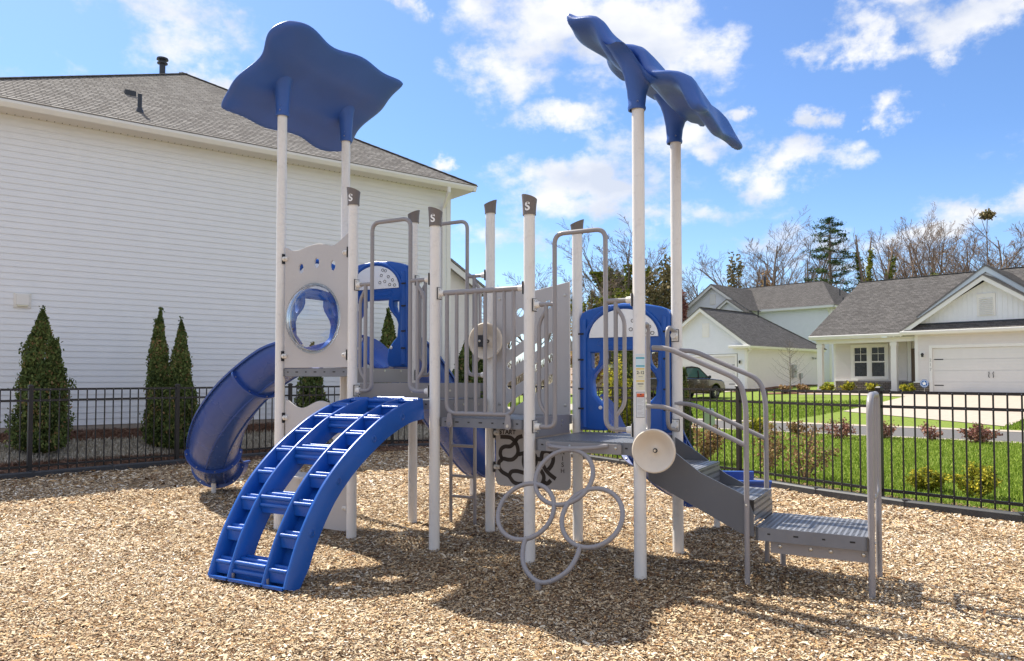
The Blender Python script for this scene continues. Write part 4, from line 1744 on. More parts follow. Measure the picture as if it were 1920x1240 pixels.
# ---- arched blue climber
def arch_climber():
    prof = crom([(v, 0, z) for v, z in [(-1.745, .05), (-1.69, .20), (-1.60, .40), (-1.44, .65), (-1.28, .83), (-1.06, 1.01), (-.82, 1.16), (-.60, 1.272), (-.31, 1.372), (-.06, 1.408)]], 5)
    prof = [(p.x, p.z) for p in prof]
    n = len(prof)
    # inner line, offset to the underside
    def off(i, d):
        a, b = prof[max(i - 1, 0)], prof[min(i + 1, n - 1)]
        t = Vector((b[0] - a[0], b[1] - a[1])).normalized()
        return (prof[i][0] + t.y * d, prof[i][1] - t.x * d)
    mb = MB()
    rails = ((.055, .035), (.272, .03), (.648, .03), (.872, .035))
    for u, w in rails:
        D = .19
        vs = []
        for i in range(n):
            top, bot = prof[i], off(i, D * (.75 + .25 * min(1, i / 6)))
            c = .006
            mid = off(i, c)
            vs += [(u, bot[0], bot[1]), (u, mid[0], mid[1]), (u + c, top[0], top[1]), (u + w - c, top[0], top[1]), (u + w, mid[0], mid[1]), (u + w, bot[0], bot[1])]
        fs = [(i * 6 + j, i * 6 + (j + 1) % 6, (i + 1) * 6 + (j + 1) % 6, (i + 1) * 6 + j) for i in range(n - 1) for j in range(6)]
        fs += [tuple(range(5, -1, -1)), tuple((n - 1) * 6 + j for j in range(6))]
        mb.add(vs, fs)
    for ua, ub in ((.088, .274), (.676, .874)):
        vs = []
        for i in range(n):
            a, b = off(i, .135), off(i, .150)
            vs += [(ua, a[0], a[1]), (ub, a[0], a[1]), (ub, b[0], b[1]), (ua, b[0], b[1])]
        fs = [(i * 4 + j, i * 4 + (j + 1) % 4, (i + 1) * 4 + (j + 1) % 4, (i + 1) * 4 + j) for i in range(n - 1) for j in range(4)]
        mb.add(vs, fs)
    rail_o = mb.build('arch_climber', M['blue'], PS, smooth=50)
    # arc length table
    L_ = [0]
    for i in range(1, n):
        L_.append(L_[-1] + math.dist(prof[i], prof[i - 1]))

    def at(s, d):
        i = max(1, min(n - 1, next((k for k in range(n) if L_[k] >= s), n - 1)))
        f = (s - L_[i - 1]) / (L_[i] - L_[i - 1])
        a, b = off(i - 1, d), off(i, d)
        return (a[0] * (1 - f) + b[0] * f, a[1] * (1 - f) + b[1] * f)

    def step(u0, u1, s, big):
        m2 = MB()
        r = .0185 if big else .0165
        f = at(s, .020)
        dv = .062 if big else .050
        R_ = [(f[0], f[1]), (f[0] + dv, f[1] + .016)]
        if big:
            R_ += [(f[0] - .012, f[1] - .062), (f[0] + 2 * dv, f[1] + .020)]
        for a, b in R_:
            m2.tube([(u0 + .008, a, b), (u1 - .008, a, b)], r, 10)
        dn = .125 if big else .092
        pts = [(f[0] - .004, f[1] + .006), (f[0] + .002, f[1] - dn), (f[0] + dv * (2 if big else 1) + .03, f[1] - dn * .8), (f[0] + dv * (2 if big else 1) + .012, f[1] + .018)]
        vs = [(u0 + .003, a, b) for a, b in pts] + [(u1 - .003, a, b) for a, b in pts]
        m2.add(vs, [(0, 3, 2, 1), (4, 5, 6, 7), (0, 1, 5, 4), (1, 2, 6, 5), (2, 3, 7, 6), (3, 0, 4, 7)])
        m2.build('step', M['blue'], rail_o, smooth=40)
    tot = L_[-1]
    ns = 9
    for k in range(ns):
        s = .12 + (tot - .18) * k / (ns - 1)
        step(.09, .272, s, False)
        step(.678, .872, s, False)
    def s_of(v):
        i = next(k for k in range(n) if prof[k][0] >= v)
        return L_[i]
    for s in (.13, s_of(-1.46), s_of(-1.10), s_of(-.68), tot - .05):
        step(.302, .648, s, True)
    # toe plates that close the foot of the climber
    m2 = MB()
    for a, b in ((.085, .275), (.30, .65), (.675, .875)):
        m2.bar((a, -1.735, .045), (b, -1.735, .045), .03, .02)
    m2.build('toe_plate', M['blue'], rail_o)
    for u in (.29, .665):
        m3 = MB()
        m3.cyl((u, -1.70, -.05), (u, -1.70, .09), .020, 12)
        m3.build('foot_peg', M['rail'], rail_o)
    # round bosses moulded in the outer rail
    for s in (.45, .95, 1.5, 1.95):
        p = at(s, .10)
        m4 = MB()
        m4.lathe([(.032, .0), (.028, .004), (.018, .006), (.016, .002), (.0, .002)], c=(.907, p[0], p[1]), ax='x', n=18)
        m4.build('boss', [M['blue']], rail_o)


arch_climber()


# ---- rung ladder at the back
def ladder():
    mb = MB()
    for u in (.34, .655):
        mb.tube(fillet([(u, 1.25, -.1), (u, 1.25, 1.42), (u, 1.08, 1.50)], .05), .019, 12)
    for z in (.29, .515, .85, 1.15):
        mb.tube([(.34, 1.25, z), (.655, 1.25, z)], .016, 10)
    mb.build('rung_ladder', RM, PS, smooth=50)


ladder()


# ---- ring climber
def ring_climber():
    mb = MB()
    r = .0185
    def pl(u, w):
        """w runs down the sloping plane from its top"""
        nx = Vector((0, -.569, -.822))
        return Vector((u, -.135, 1.022)) + nx * w
    def ring(u, w, R, a0=0, a1=2 * pi, n=40, sq=1.0):
        full = abs(a1 - a0 - 2 * pi) < 1e-6
        P = [pl(u + R * cos(a0 + (a1 - a0) * k / n), w + R * sq * sin(a0 + (a1 - a0) * k / n)) for k in range(n if full else n + 1)]
        mb.tube(P, r, 12, closed=full)
    ring(2.463, .262, .247)
    ring(2.215, .585, .243)
    ring(2.785, .585, .243)
    # lower half-oval joining the two rings
    P = [pl(2.29, .80), pl(2.285, .88), pl(2.32, 1.0), pl(2.40, 1.09), pl(2.50, 1.135), pl(2.60, 1.11), pl(2.70, 1.02), pl(2.74, .92), pl(2.75, .83)]
    mb.tube(crom(P, 5), r, 12)
    e = pl(2.49, 1.135)
    mb.cyl((e.x, e.y, -.05), (e.x, e.y, e.z + .005), .023, 12)
    # bowed top bar
    T = crom([(2.20, -.035, 1.03), (2.27, -.10, 1.025), (2.45, -.145, 1.02), (2.62, -.125, 1.03), (2.735, -.035, 1.045)], 6)
    mb.tube(T, r, 12)
    o = mb.build('ring_climber', RM, PS, smooth=50)
    m2 = MB()
    me = curve_mesh([rrect(2.175, .978, 2.855, 1.062, .015)], .010, .002)
    m2.mesh(me, upright(0, -.030, 0))
    m2.mi = 1
    for u in (2.205, 2.40, 2.60, 2.81):
        m2.lathe([(.013, -.035), (.010, -.042), (0, -.044)], c=(u, 0, 1.03), ax='y', n=10)
    m2.build('bracket', [M['riser'], M['bolt']], o, smooth=30)


ring_climber()


# ---- stairs with landing and rails
def stairs():
    mb = MB()
    # stringers
    near = [(3.0, .76), (3.0, 1.075), (3.14, 1.06), (3.43, .845), (3.78, .69), (3.84, .56), (3.84, .38), (3.74, .40)]
    far = [(3.0, .76), (3.0, 1.06), (3.16, .965), (3.45, .76), (3.80, .59), (3.84, .56), (3.84, .38), (3.74, .40)]
    for poly, v in ((near, .20), (far, .93)):
        mb.prism(poly, lambda a, b, d, v=v: (a, v + d, b), 0, .014)
    st = mb.build('stairs', [M['stair']], PS, smooth=20)
    for k, (u0, u1, z) in enumerate(((3.03, 3.40, .865), (3.38, 3.84, .66))):
        m2 = MB()
        perf(m2, [(u0, .222), (u1, .222), (u1, .928), (u0, .928)], z, 8, 22, (.55, .5))
        # perforated riser
        nz, nv = 4, 20
        zz0, zz1 = z - .20, z - .004
        for i in range(nv):
            for j in range(nz):
                a, b = .222 + i * .706 / nv, zz0 + j * (zz1 - zz0) / nz
                da, db = .706 / nv, (zz1 - zz0) / nz
                O = [(a, b), (a + da, b), (a + da, b + db), (a, b + db)]
                I = [(a + da * .25, b + db * .3), (a + da * .75, b + db * .3), (a + da * .75, b + db * .7), (a + da * .25, b + db * .7)]
                vv = [(u1, x, y) for x, y in O + I]
                m2.add(vv, [(0, 1, 5, 4), (1, 2, 6, 5), (2, 3, 7, 6), (3, 0, 4, 7)])
        m2.build('step', M['deck'], st, smooth=0, recalc=False)
    # landing
    m3 = MB()
    perf(m3, [(3.85, .22), (4.63, .22), (4.63, .95), (3.85, .95)], .455, 20, 14, (.62, .58))
    m3.mi = 0
    P = [(3.85, .22), (4.63, .22), (4.63, .95), (3.85, .95)]
    for i in range(4):
        skirt(m3, P[i], P[(i + 1) % 4], .355, .454, 4)
    m3.build('landing', [M['deck'], M['dark']], st, smooth=0, recalc=False)
    m4 = MB()
    m4.bar((3.95, .275, .31), (4.63, .275, .31), .012, .10)
    m4.bar((3.95, .90, .31), (4.63, .90, .31), .012, .10)
    m4.mi = 1
    for u in (4.02, 4.24, 4.38, 4.60):
        m4.lathe([(.017, 0), (.012, -.007), (0, -.009)], c=(u, .269, .315), ax='y', n=10)
    m4.build('apron', [M['riser'], M['bolt']], st, smooth=30)
    for v in (.20, .965):
        m5 = MB()
        r = .021
        top = fillet([(3.04, v, 1.848), (3.17, v, 1.84), (3.745, v, 1.585), (3.79, v, 1.40), (3.79, v, -.1)], .11, 8)
        m5.tube(top, r, 12)
        m5.tube(fillet([(2.99, v, 1.368), (3.16, v, 1.362), (3.79, v, 1.075)], .09, 6), r * .92, 12)
        m5.mi = 3
        m5.lathe([(.009, 0), (.006, -.006), (0, -.007)], c=(3.79, v - r, .62), ax='y', n=8)
        m5.build('handrail', RM, st, smooth=50)
    # loops at the head of the stairs
    for a, b in ((.05, .215), (.95, .72)):
        m6 = MB()
        s = 1 if b > a else -1
        m6.tube(fillet([(3.0, a, 2.02), (3.0, b - .0, 2.06), (3.0, b, 1.16), (3.0, a, 1.13)], .09, 8), .0185, 12)
        clamp(m6, 3, 0 if s > 0 else 1, 1.985, 0, s)
        clamp(m6, 3, 0 if s > 0 else 1, 1.17, 0, s)
        m6.build('grab_loop', RM, st, smooth=50)
    # leg under the landing and the end hoop
    m7 = MB()
    m7.cyl((3.93, .90, -.1), (3.93, .90, .36), .024, 12)
    m7.build('leg', M['rail'], st)
    m8 = MB()
    m8.tube(fillet([(4.655, .25, -.1), (4.655, .25, 1.47), (4.655, .97, 1.47), (4.655, .97, -.1)], .16, 8), .0235, 14)
    m8.tube(fillet([(4.655, .34, 1.46), (4.655, .34, .70), (4.655, .88, .70), (4.655, .88, 1.46)], .12, 8), .019, 12)
    m8.tube([(4.655, .61, 1.46), (4.655, .61, .70)], .017, 12)
    m8.mi = 3
    m8.lathe([(.010, 0), (.007, .006), (0, .007)], c=(4.655 + .024, .25, .41), ax='x', n=8)
    m8.build('end_hoop', RM, st, smooth=50)


stairs()

# ------------------------------------------------------------------ houses
VX, VY, VZ = Vector((1, 0, 0)), Vector((0, 1, 0)), Vector((0, 0, 1))


def siding(mb, o, d, nrm, s0, s1, z0, z1, ex=.127, out=.014):
    if ex > .128:
        out = .034
    """lapped boards from z0 to z1 along direction d from point o; s0/s1 may be functions of height"""
    o, d, nrm = Vector(o), Vector(d), Vector(nrm)
    f0 = s0 if callable(s0) else (lambda z: s0)
    f1 = s1 if callable(s1) else (lambda z: s1)
    z = z0
    while z < z1 - 1e-4:
        zt = min(z + ex, z1)
        a0, a1, b0, b1 = f0(z), f1(z), f0(zt), f1(zt)
        if b1 - b0 < 0.01:
            b0 = b1 = (b0 + b1) / 2
        if a1 - a0 > .02:
            P = lambda s, zz, k: o + d * s + nrm * k + VZ * zz
            g_ = .016 if out < .03 else .028
            mb.add([P(a0, z, out), P(a1, z, out), P(b1, zt + g_, .0), P(b0, zt + g_, .0), P(a0, z + g_, .003), P(a1, z + g_, .003)],
                   [(0, 1, 2, 3), (4, 5, 1, 0)])
        z = zt


def roof_face(mb, pts, eave, th=.05):
    """shingled slab: pts of the top face, eave = unit vector along the courses"""
    P = [Vector(p) for p in pts]
    n = (P[1] - P[0]).cross(P[2] - P[0]).normalized()
    if n.z < 0:
        P = P[::-1]
        n = -n
    U = Vector(eave).normalized()
    V = n.cross(U).normalized()
    if V.z < 0:
        V = -V
    mb.mi = 0
    # real courses: each one a thin wedge overlapping the one below
    vv = [p.dot(V) for p in P]
    lo, hi = min(vv), max(vv)
    e = .145
    c = 0
    while lo + c * e < hi - 1e-3:
        a, b = lo + c * e, min(hi, lo + (c + 1) * e)
        c += 1
        poly = P
        for lim, sg in ((a, 1), (b, -1)):
            new = []
            for i in range(len(poly)):
                p, q = poly[i], poly[(i + 1) % len(poly)]
                dp, dq = (p.dot(V) - lim) * sg, (q.dot(V) - lim) * sg
                if dp >= -1e-9:
                    new.append(p)
                if dp * dq < -1e-12:
                    new.append(p.lerp(q, dp / (dp - dq)))
            poly = new
            if len(poly) < 3:
                break
        if len(poly) < 3:
            continue
        top = [p + n * (.011 * (1 - (p.dot(V) - a) / e) + .010) for p in poly]
        mb.face(top, U, V)
        low = [p for p in poly if abs(p.dot(V) - a) < 1e-4]
        if len(low) == 2:
            mb.mi = 1
            mb.add([low[0], low[1], low[1] + n * .022, low[0] + n * .022], [(0, 1, 2, 3)])
            mb.mi = 0
    Q = [p - n * th for p in P]
    mb.mi = 1
    k = len(P)
    mb.add(P + Q, [(i, (i + 1) % k, k + (i + 1) % k, k + i) for i in range(k)] + [tuple(range(2 * k - 1, k - 1, -1))])
    mb.mi = 0


def cap_line(mb, a, b, w=.15, mi=1):
    a, b = Vector(a), Vector(b)
    L_ = (b - a).length
    n = max(1, int(L_ / .3))
    k = mb.mi
    mb.mi = mi
    for i in range(n):
        p, q = a.lerp(b, i / n), a.lerp(b, (i + 1.15) / n if i < n - 1 else 1)
        mb.bar(p + VZ * (.012 + .006), q + VZ * .012, w * 1.6, .016)
    mb.mi = k


def brd(parent, name, mt, boxes, smooth=0):
    mb = MB()
    for lo, hi in boxes:
        mb.box(lo, hi)
    return mb.build(name, M[mt], parent, smooth=smooth)


def rake(mb, a, b, h=.20, t=.03, drop=.0):
    """sloping board between two points in a plane y=const"""
    a, b = Vector(a), Vector(b)
    mb.add([a + VY * 0, b + VY * 0, b - VZ * h, a - VZ * h, a + VY * t, b + VY * t, b - VZ * h + VY * t, a - VZ * h + VY * t],
           [(0, 1, 2, 3), (7, 6, 5, 4), (0, 4, 5, 1), (3, 2, 6, 7), (0, 3, 7, 4), (1, 5, 6, 2)])


def left_house():
    R = empty('two_storey_house', (-10.0, 14.85, .5), atan2(.608, .794))
    tag(R, 'large white two-storey house with lapped siding and grey hip roof, left of the playground', 'house')
    dz = -.5
    mb = MB()
    siding(mb, (0, 0, dz), VX, -VY, -.9, 10.28, .63, 6.82)
    siding(mb, (10.4, 0, dz), VY, VX, .12, 14, .63, 6.82)
    siding(mb, (-.9, 0, dz), VY, -VX, 0, 14, .63, 6.82)
    mb.box((-.9, .015, .2 + dz), (10.395, 14, 6.8 + dz))
    mb.build('wall', M['siding'], R, smooth=0, recalc=False)
    brd(R, 'foundation', 'concrete', [((-.85, .005, .1 + dz), (10.36, .014, .63 + dz))])
    brd(R, 'corner_board', 'trim', [((10.28, -.022, .6 + dz), (10.42, .12, 6.8 + dz))])
    # eaves: soffit with vent dimples, fascia, gutter
    mb = MB()
    mb.box((-1.3, -.46, 6.80 + dz), (10.82, .0, 6.83 + dz))
    mb.box((10.42, -.46, 6.802 + dz), (10.82, 14.4, 6.829 + dz))
    mb.mi = 1
    for k in range(86):
        x = -1.2 + k * .135
        mb.box((x, -.11, 6.797 + dz), (x + .014, -.06, 6.7995 + dz))
    mb.build('soffit', [M['soffit'], M['dark']], R, smooth=0)
    gb = MB()
    pr = [(0, 0), (0, .13), (-.02, .145), (-.085, .145), (-.105, .13), (-.105, .085), (-.08, .03), (-.06, 0)]
    gb.prism(pr, lambda a, b, d: (d, -.46 + a, 6.80 + b + dz), -1.4, 10.93)
    gb.prism(pr, lambda a, b, d: (10.82 - a, d, 6.80 + b + dz), -.565, 14.4)
    gb.box((-1.38, -.462, 6.80 + dz), (10.82, -.455, 6.96 + dz))
    gb.build('gutter', M['trim'], R, smooth=20)
    # downspout
    mb = MB()
    for p in ([(10.05, -.50, 6.80 + dz), (10.05, -.50, 6.66 + dz), (10.16, -.06, 6.32 + dz), (10.16, -.06, 6.2 + dz), (10.16, -.06, .72 + dz), (10.16, -.22, .6 + dz)],):
        for a, b in zip(p[:-1], p[1:]):
            mb.bar(a, b, .085, .062, up=(0, 1, .01))
    mb.build('downspout', M['trim'], R, smooth=0)
    # roof
    z0 = 6.95 + dz
    A, B, C_, D_ = (-1.45, -.55, z0), (10.95, -.55, z0), (10.95, 14.5, z0), (-1.45, 14.5, z0)
    P1, P2 = (4.78, 5.95, z0 + 3.75), (4.78, 8.2, z0 + 3.75)
    mb = MB()
    roof_face(mb, [A, B, P1], VX)
    roof_face(mb, [B, C_, P2, P1], VY)
    roof_face(mb, [C_, D_, P2], VX)
    roof_face(mb, [D_, A, P1, P2], VY)
    for a, b in ((A, P1), (B, P1), (P1, P2), (C_, P2)):
        cap_line(mb, a, b)
    roof = mb.build('roof', [M['shingle'], M['ridge']], R, smooth=0, recalc=False)
    # roof vents
    mb = MB()
    mb.cyl((4.33, 6.6, 10.2 + dz), (4.33, 6.6, 11.15 + dz), .085, 16)
    mb.lathe([(.085, 11.08 + dz), (.15, 11.10 + dz), (.15, 11.13 + dz), (.09, 11.14 + dz), (.09, 11.2 + dz), (.17, 11.22 + dz), (.16, 11.27 + dz), (0, 11.29 + dz)], c=(4.33, 6.6, 0), n=20)
    mb.build('flue', M['metal_dark'], roof, smooth=40)
    mb = MB()
    x, y, z = 2.50, .39, 7.47 + dz
    mb.cyl((x, y, z - .1), (x, y, z + .42), .045, 12)
    mb.lathe([(.11, z - .03), (.05, z + .12)], c=(x, y, 0), n=12)
    mb.mi = 1
    k = .58
    mb.add([(x - .16, y - .18, z - .18 * k + .03), (x + .16, y - .18, z - .18 * k + .03), (x + .16, y + .16, z + .16 * k + .03), (x - .16, y + .16, z + .16 * k + .03)], [(0, 1, 2, 3)])
    mb.build('vent_pipe', [M['metal_dark'], M['flash']], roof, smooth=40)
    mb = MB()
    x, y, z = 2.57, 1.81, 8.29 + dz
    mb.box((x - .13, y - .10, z - .03), (x + .11, y + .10, z + .11))
    mb.build('box_vent', M['metal_dark'], roof, smooth=0)
    # dryer vent on the wall
    mb = MB()
    mb.box((.20, -.03, 2.99 + dz), (.50, -.004, 3.28 + dz))
    mb.box((.245, -.085, 3.05 + dz), (.455, -.028, 3.26 + dz))
    mb.mi = 1
    mb.box((.26, -.086, 3.02 + dz), (.44, -.03, 3.048 + dz))
    for a in (.215, .485):
        for b in (3.005, 3.265):
            mb.cyl((a, -.034, b + dz), (a, -.03, b + dz), .008, 6)
    mb.build('dryer_vent', [M['trim'], M['lab_cream']], R, smooth=0)
    # black conduit near the corner
    mb = MB()
    mb.tube(fillet([(9.55, -.04, .9 + dz), (9.55, -.04, 1.62 + dz), (10.2, -.10, 1.62 + dz), (10.9, -.10, 1.62 + dz)], .08), .022, 8)
    mb.build('pipe', M['metal_dark'], R)


left_house()


def neighbour_gable():
    R = empty('white_house', (-2.9, 29.5, .3), atan2(.608, .794))
    tag(R, 'white-sided house whose gable end peeks out behind the two-storey house', 'house')
    mb = MB()
    f1 = lambda z: 4.0 if z < 5.0 else 4.0 - (z - 5.0) / .62
    siding(mb, (-3, 0, -.3), VX, -VY, 0, lambda z: f1(z) + 1.0, .5, 7.4)
    siding(mb, (1.99 + .0, 0, -.3), VY, VX, 0, 9, .5, 5.0)
    mb.build('wall', M['siding2'], R, smooth=0, recalc=False)
    mb = MB()
    mb.box((1.87, -.03, 0), (2.01, .1, 4.7))
    rake(mb, (-2.2, -.35, 7.45 - .05), (2.35, -.35, 4.72 - .04), .26)
    mb.build('trim_board', M['trim'], R, smooth=0)
    mb = MB()
    roof_face(mb, [(2.45, -.4, 4.70), (2.45, 9.4, 4.70), (-2.25, 9.4, 7.52), (-2.25, -.4, 7.52)], VY)
    mb.build('roof', [M['shingle'], M['ridge']], R, smooth=0, recalc=False)


neighbour_gable()
HANG = atan2(-.729, .685)


def garage_door(R, x0, x1, z0, z1, y, hinges=True, parent=None):
    mb = MB()
    n = 4
    h = (z1 - z0) / n
    for k in range(n):
        mb.box((x0, y, z0 + k * h + .006), (x1, y + .05, z0 + (k + 1) * h - .004))
        for j in range(3):
            zz = z0 + k * h + (j + 1) * h / 4
            mb.box((x0 + .002, y - .006, zz + .012), (x1 - .002, y + .001, zz + h / 4 - .022))
    mb.box((x0, y + .03, z0), (x1, y + .06, z1))
    d = mb.build('garage_door', M['door'], R, smooth=0)
    if hinges:
        for z in (z0 + .37, z1 - .54):
            for a in (x0 + .06, x1 - .46):
                m2 = MB()
                m2.box((a, y - .016, z - .022), (a + .40, y - .007, z + .022))
                m2.build('strap_hinge', M['black'], d, smooth=0)
        c = (x0 + x1) / 2
        for s in (-1, 1):
            m2 = MB()
            m2.tube([(c + s * .07, y - .01, z0 + .74), (c + s * .10, y - .06, z0 + .78), (c + s * .075, y - .06, z0 + .95), (c + s * .10, y - .01, z0 + 1.0)], .014, 6)
            m2.build('handle', M['black'], d)
    m3 = MB()
    m3.box((x0 - .14, y - .085, z0), (x0 - .002, y + .03, z1 + .14))
    m3.box((x1 + .002, y - .085, z0), (x1 + .14, y + .03, z1 + .14))
    m3.box((x0 - .002, y - .085, z1 + .002), (x1 + .002, y + .03, z1 + .14))
    m3.build('door_frame', M['trim'], d, smooth=0)
    return d


def wall_lamp(R, x, y, z):
    mb = MB()
    mb.box((x - .12, y - .03, z - .16), (x + .12, y, z + .16))
    mb.mi = 1
    mb.lathe([(0, z - .11), (.05, z - .10), (.055, z - .02), (.075, z + .03), (.03, z + .09), (0, z + .10)], c=(x + .02, y - .12, 0), n=10)
    mb.bar((x + .02, y - .12, z + .08), (x + .02, y - .02, z + .08), .02, .02)
    mb.build('wall_lamp', [M['trim'], M['black']], R, smooth=30)


def right_house():
    R = empty('ranch_house', (20.1, 36.4, .88), HANG)
    tag(R, 'one-storey house with grey shingle roof, porch window and wide white garage door', 'house')
    g = -.88
    mb = MB()
    siding(mb, (0, 0, g), VX, -VY, -.60, -.10, 1.42, 3.75, .13)
    siding(mb, (0, 0, g), VX, -VY, -.60, 5.5, 3.17, 3.75, .13)
    siding(mb, (0, 0, g), VX, -VY, 5.08, 5.5, 1.42, 3.17, .13)
    mb.box((-.70, .01, .88 + g), (-.13, .3, 3.75 + g))
    mb.box((5.06, .01, .88 + g), (5.6, .3, 3.75 + g))
    mb.box((-.13, .01, 3.17 + g), (5.06, .3, 3.75 + g))
    # porch wall and far side walls
    siding(mb, (0, 1.8, g), VX, -VY, -5.4, -4.62, 1.50, 3.5, .13)
    siding(mb, (0, 1.8, g), VX, -VY, -2.62, -1.75, 1.50, 3.5, .13)
    siding(mb, (0, 1.8, g), VX, -VY, -4.62, -2.62, 3.43, 3.5, .13)
    mb.box((-5.4, 1.815, .88 + g), (-.71, 2.0, 3.6 + g))
    mb.box((-.72, .02, .88 + g), (-.60, 1.9, 3.6 + g))
    mb.box((-5.42, 1.82, .9 + g), (-5.3, 11.5, 3.6 + g))
    mb.box((9.0, .02, .9 + g), (9.1, 11.5, 3.6 + g))
    mb.box((5.6, 1.0, .9 + g), (9.1, 1.2, 3.7 + g))
    mb.build('wall', M['siding2'], R, smooth=0, recalc=False)
    brd(R, 'corner_board', 'trim', [((-.75, -.03, .9 + g), (-.60, .02, 3.75 + g)), ((-5.52, 1.77, .95 + g), (-5.40, 1.83, 3.5 + g))])
    # stone skirting
    mb = MB()
    for lo, hi in (((-.76, -.07, .85), (-.14, .012, 1.38)), ((5.07, -.07, .85), (5.6, .012, 1.38)), ((-5.4, 1.72, .85), (-.73, 1.81, 1.44))):
        (a, b, c), (d, e, f) = lo, hi
        mb.face([(a, b, c + g), (d, b, c + g), (d, b, f + g), (a, b, f + g)], VX, VZ)
        mb.face([(a, e, c + g), (a, b, c + g), (a, b, f + g), (a, e, f + g)], VY, VZ)
        mb.face([(d, b, c + g), (d, e, c + g), (d, e, f + g), (d, b, f + g)], VY, VZ)
    mb.build('stone_skirting', M['stone'], R, smooth=0)
    brd(R, 'stone_sill', 'trim', [((-.80, -.11, 1.38 + g), (-.12, .0, 1.43 + g)), ((5.05, -.11, 1.38 + g), (5.65, .0, 1.43 + g)), ((-5.45, 1.69, 1.44 + g), (-4.2, 1.80, 1.49 + g))])
    garage_door(R, .03, 4.91, .89 + g, 3.03 + g, .03)
    # fascia, gutter and skirt roof over the garage
    gb = MB()
    pr = [(0, 0), (0, .15), (-.02, .165), (-.09, .165), (-.11, .15), (-.11, .1), (-.08, .03), (-.06, 0)]
    gb.prism(pr, lambda a, b, d: (d, -.42 + a, 3.70 + b + g), -1.25, 6.0)
    gb.prism(pr, lambda a, b, d: (d, -.12 + a, 3.66 + b + g), -5.98, -1.26)
    gb.build('gutter', M['trim'], R, smooth=20)
    brd(R, 'soffit', 'soffit', [((-1.2, -.42, 3.68 + g), (5.95, .02, 3.70 + g)), ((-5.9, -.12, 3.62 + g), (-.76, 1.8, 3.64 + g))])
    brd(R, 'porch_beam', 'trim', [((-5.75, .18, 3.42 + g), (-.76, .42, 3.62 + g))])
    for x in (-5.58, -1.82):
        mb = MB()
        mb.box((x - .13, .20, .9 + g), (x + .13, .46, 3.42 + g))
        mb.box((x - .16, .17, 3.22 + g), (x + .16, .49, 3.38 + g))
        mb.box((x - .16, .17, .9 + g), (x + .16, .49, 1.06 + g))
        mb.build('porch_column', M['trim'], R, smooth=0)
    # board-and-batten gable
    mb = MB()
    z0, ap, bx0, bx1 = 4.22, 6.05, -.75, 5.35
    mb.add([(bx0, .012, z0 + g), (bx1, .012, z0 + g), (2.3, .012, ap + g)], [(0, 1, 2)])
    k = bx0 + .1
    while k < bx1:
        t = min((k - bx0) / (2.3 - bx0), (bx1 - k) / (bx1 - 2.3))
        zt = z0 + (ap - z0) * t - .02
        if zt > z0 + .05:
            mb.box((k - .018, -.004, z0 + g), (k + .018, .010, zt + g))
        k += .2
    mb.build('gable_boards', M['siding'], R, smooth=0)
    mb = MB()
    A0, A1, AP = (-1.28, -.40, 3.86 + g), (5.9, -.40, 3.86 + g), (2.31, -.40, 6.30 + g)
    rake(mb, A0, AP, .24)
    rake(mb, AP, A1, .24)
    mb.build('rake_board', M['trim'], R, smooth=0)
    brd(R, 'rake_soffit', 'soffit', [])if False else None
    mb = MB()
    for a, b in ((A0, AP), (AP, A1)):
        a, b = Vector(a) - VZ * .10, Vector(b) - VZ * .10
        mb.add([a + VY * .03, b + VY * .03, b + VY * .41, a + VY * .41], [(0, 1, 2, 3)])
    mb.build('rake_soffit', M['soffit'], R, smooth=0)
    # gable vent
    mb = MB()
    x0, x1, za, zb = 2.05, 2.60, 4.55, 5.38
    mb.box((x0 - .1, -.03, za - .1 + g), (x1 + .1, .0, zb + .1 + g))
    for k in range(9):
        z = za + .02 + k * .088
        mb.add([(x0, -.032, z + g), (x1, -.032, z + g), (x1, -.075, z - .05 + g), (x0, -.075, z - .05 + g), (x0, -.075, z - .06 + g), (x1, -.075, z - .06 + g)], [(0, 1, 2, 3), (3, 2, 5, 4)])
    mb.build('gable_vent', M['trim'], R, smooth=0)
    # outer gable set back behind it
    mb = MB()
    B0, B1, BP = (-.95, 1.0, 4.66 + g), (5.1, 1.0, 4.66 + g), (2.06, 1.0, 6.90 + g)
    rake(mb, B0, BP, .30)
    rake(mb, BP, B1, .30)
    mb.build('rear_rake_board', M['trimblue'], R, smooth=0)
    mb = MB()
    mb.add([(-.5, 1.12, 4.7 + g), (4.7, 1.12, 4.7 + g), (2.06, 1.12, 6.6 + g)], [(0, 1, 2)])
    mb.build('rear_gable_wall', M['siding'], R, smooth=0)
    # roofs
    mb = MB()
    e1 = Vector(AP) - Vector(A0)
    up = VZ * .03
    def gable(A, Pk, B, y1):
        A, Pk, B = Vector(A) + up, Vector(Pk) + up, Vector(B) + up
        roof_face(mb, [A, Pk, (Pk.x, y1, Pk.z), (A.x, y1, A.z)], VY)
        roof_face(mb, [Pk, B, (B.x, y1, B.z), (Pk.x, y1, Pk.z)], VY)
    gable((-1.32, -.42, 3.84 + g), (2.31, -.42, 6.305 + g), (5.94, -.42, 3.84 + g), 3.0)
    gable((-1.0, .97, 4.62 + g), (2.06, .97, 6.905 + g), (5.12, .97, 4.62 + g), 6.0)
    # skirt roof
    roof_face(mb, [(-1.1, -.46, 3.865 + g), (5.8, -.46, 3.865 + g), (5.35, .0, 4.17 + g), (-.75, .0, 4.17 + g)], VX, .03)
    mb.mi = 2
    mb.box((-.8, -.02, 4.14 + g), (5.4, .008, 4.24 + g))
    mb.mi = 0
    # main roof
    E0, E1, Q0, Q1 = (-5.98, -.18, 3.82 + g), (9.4, -.18, 3.82 + g), (-5.75, 6.0, 7.24 + g), (9.4, 6.0, 7.30 + g)
    roof_face(mb, [E0, E1, Q1, Q0], VX)
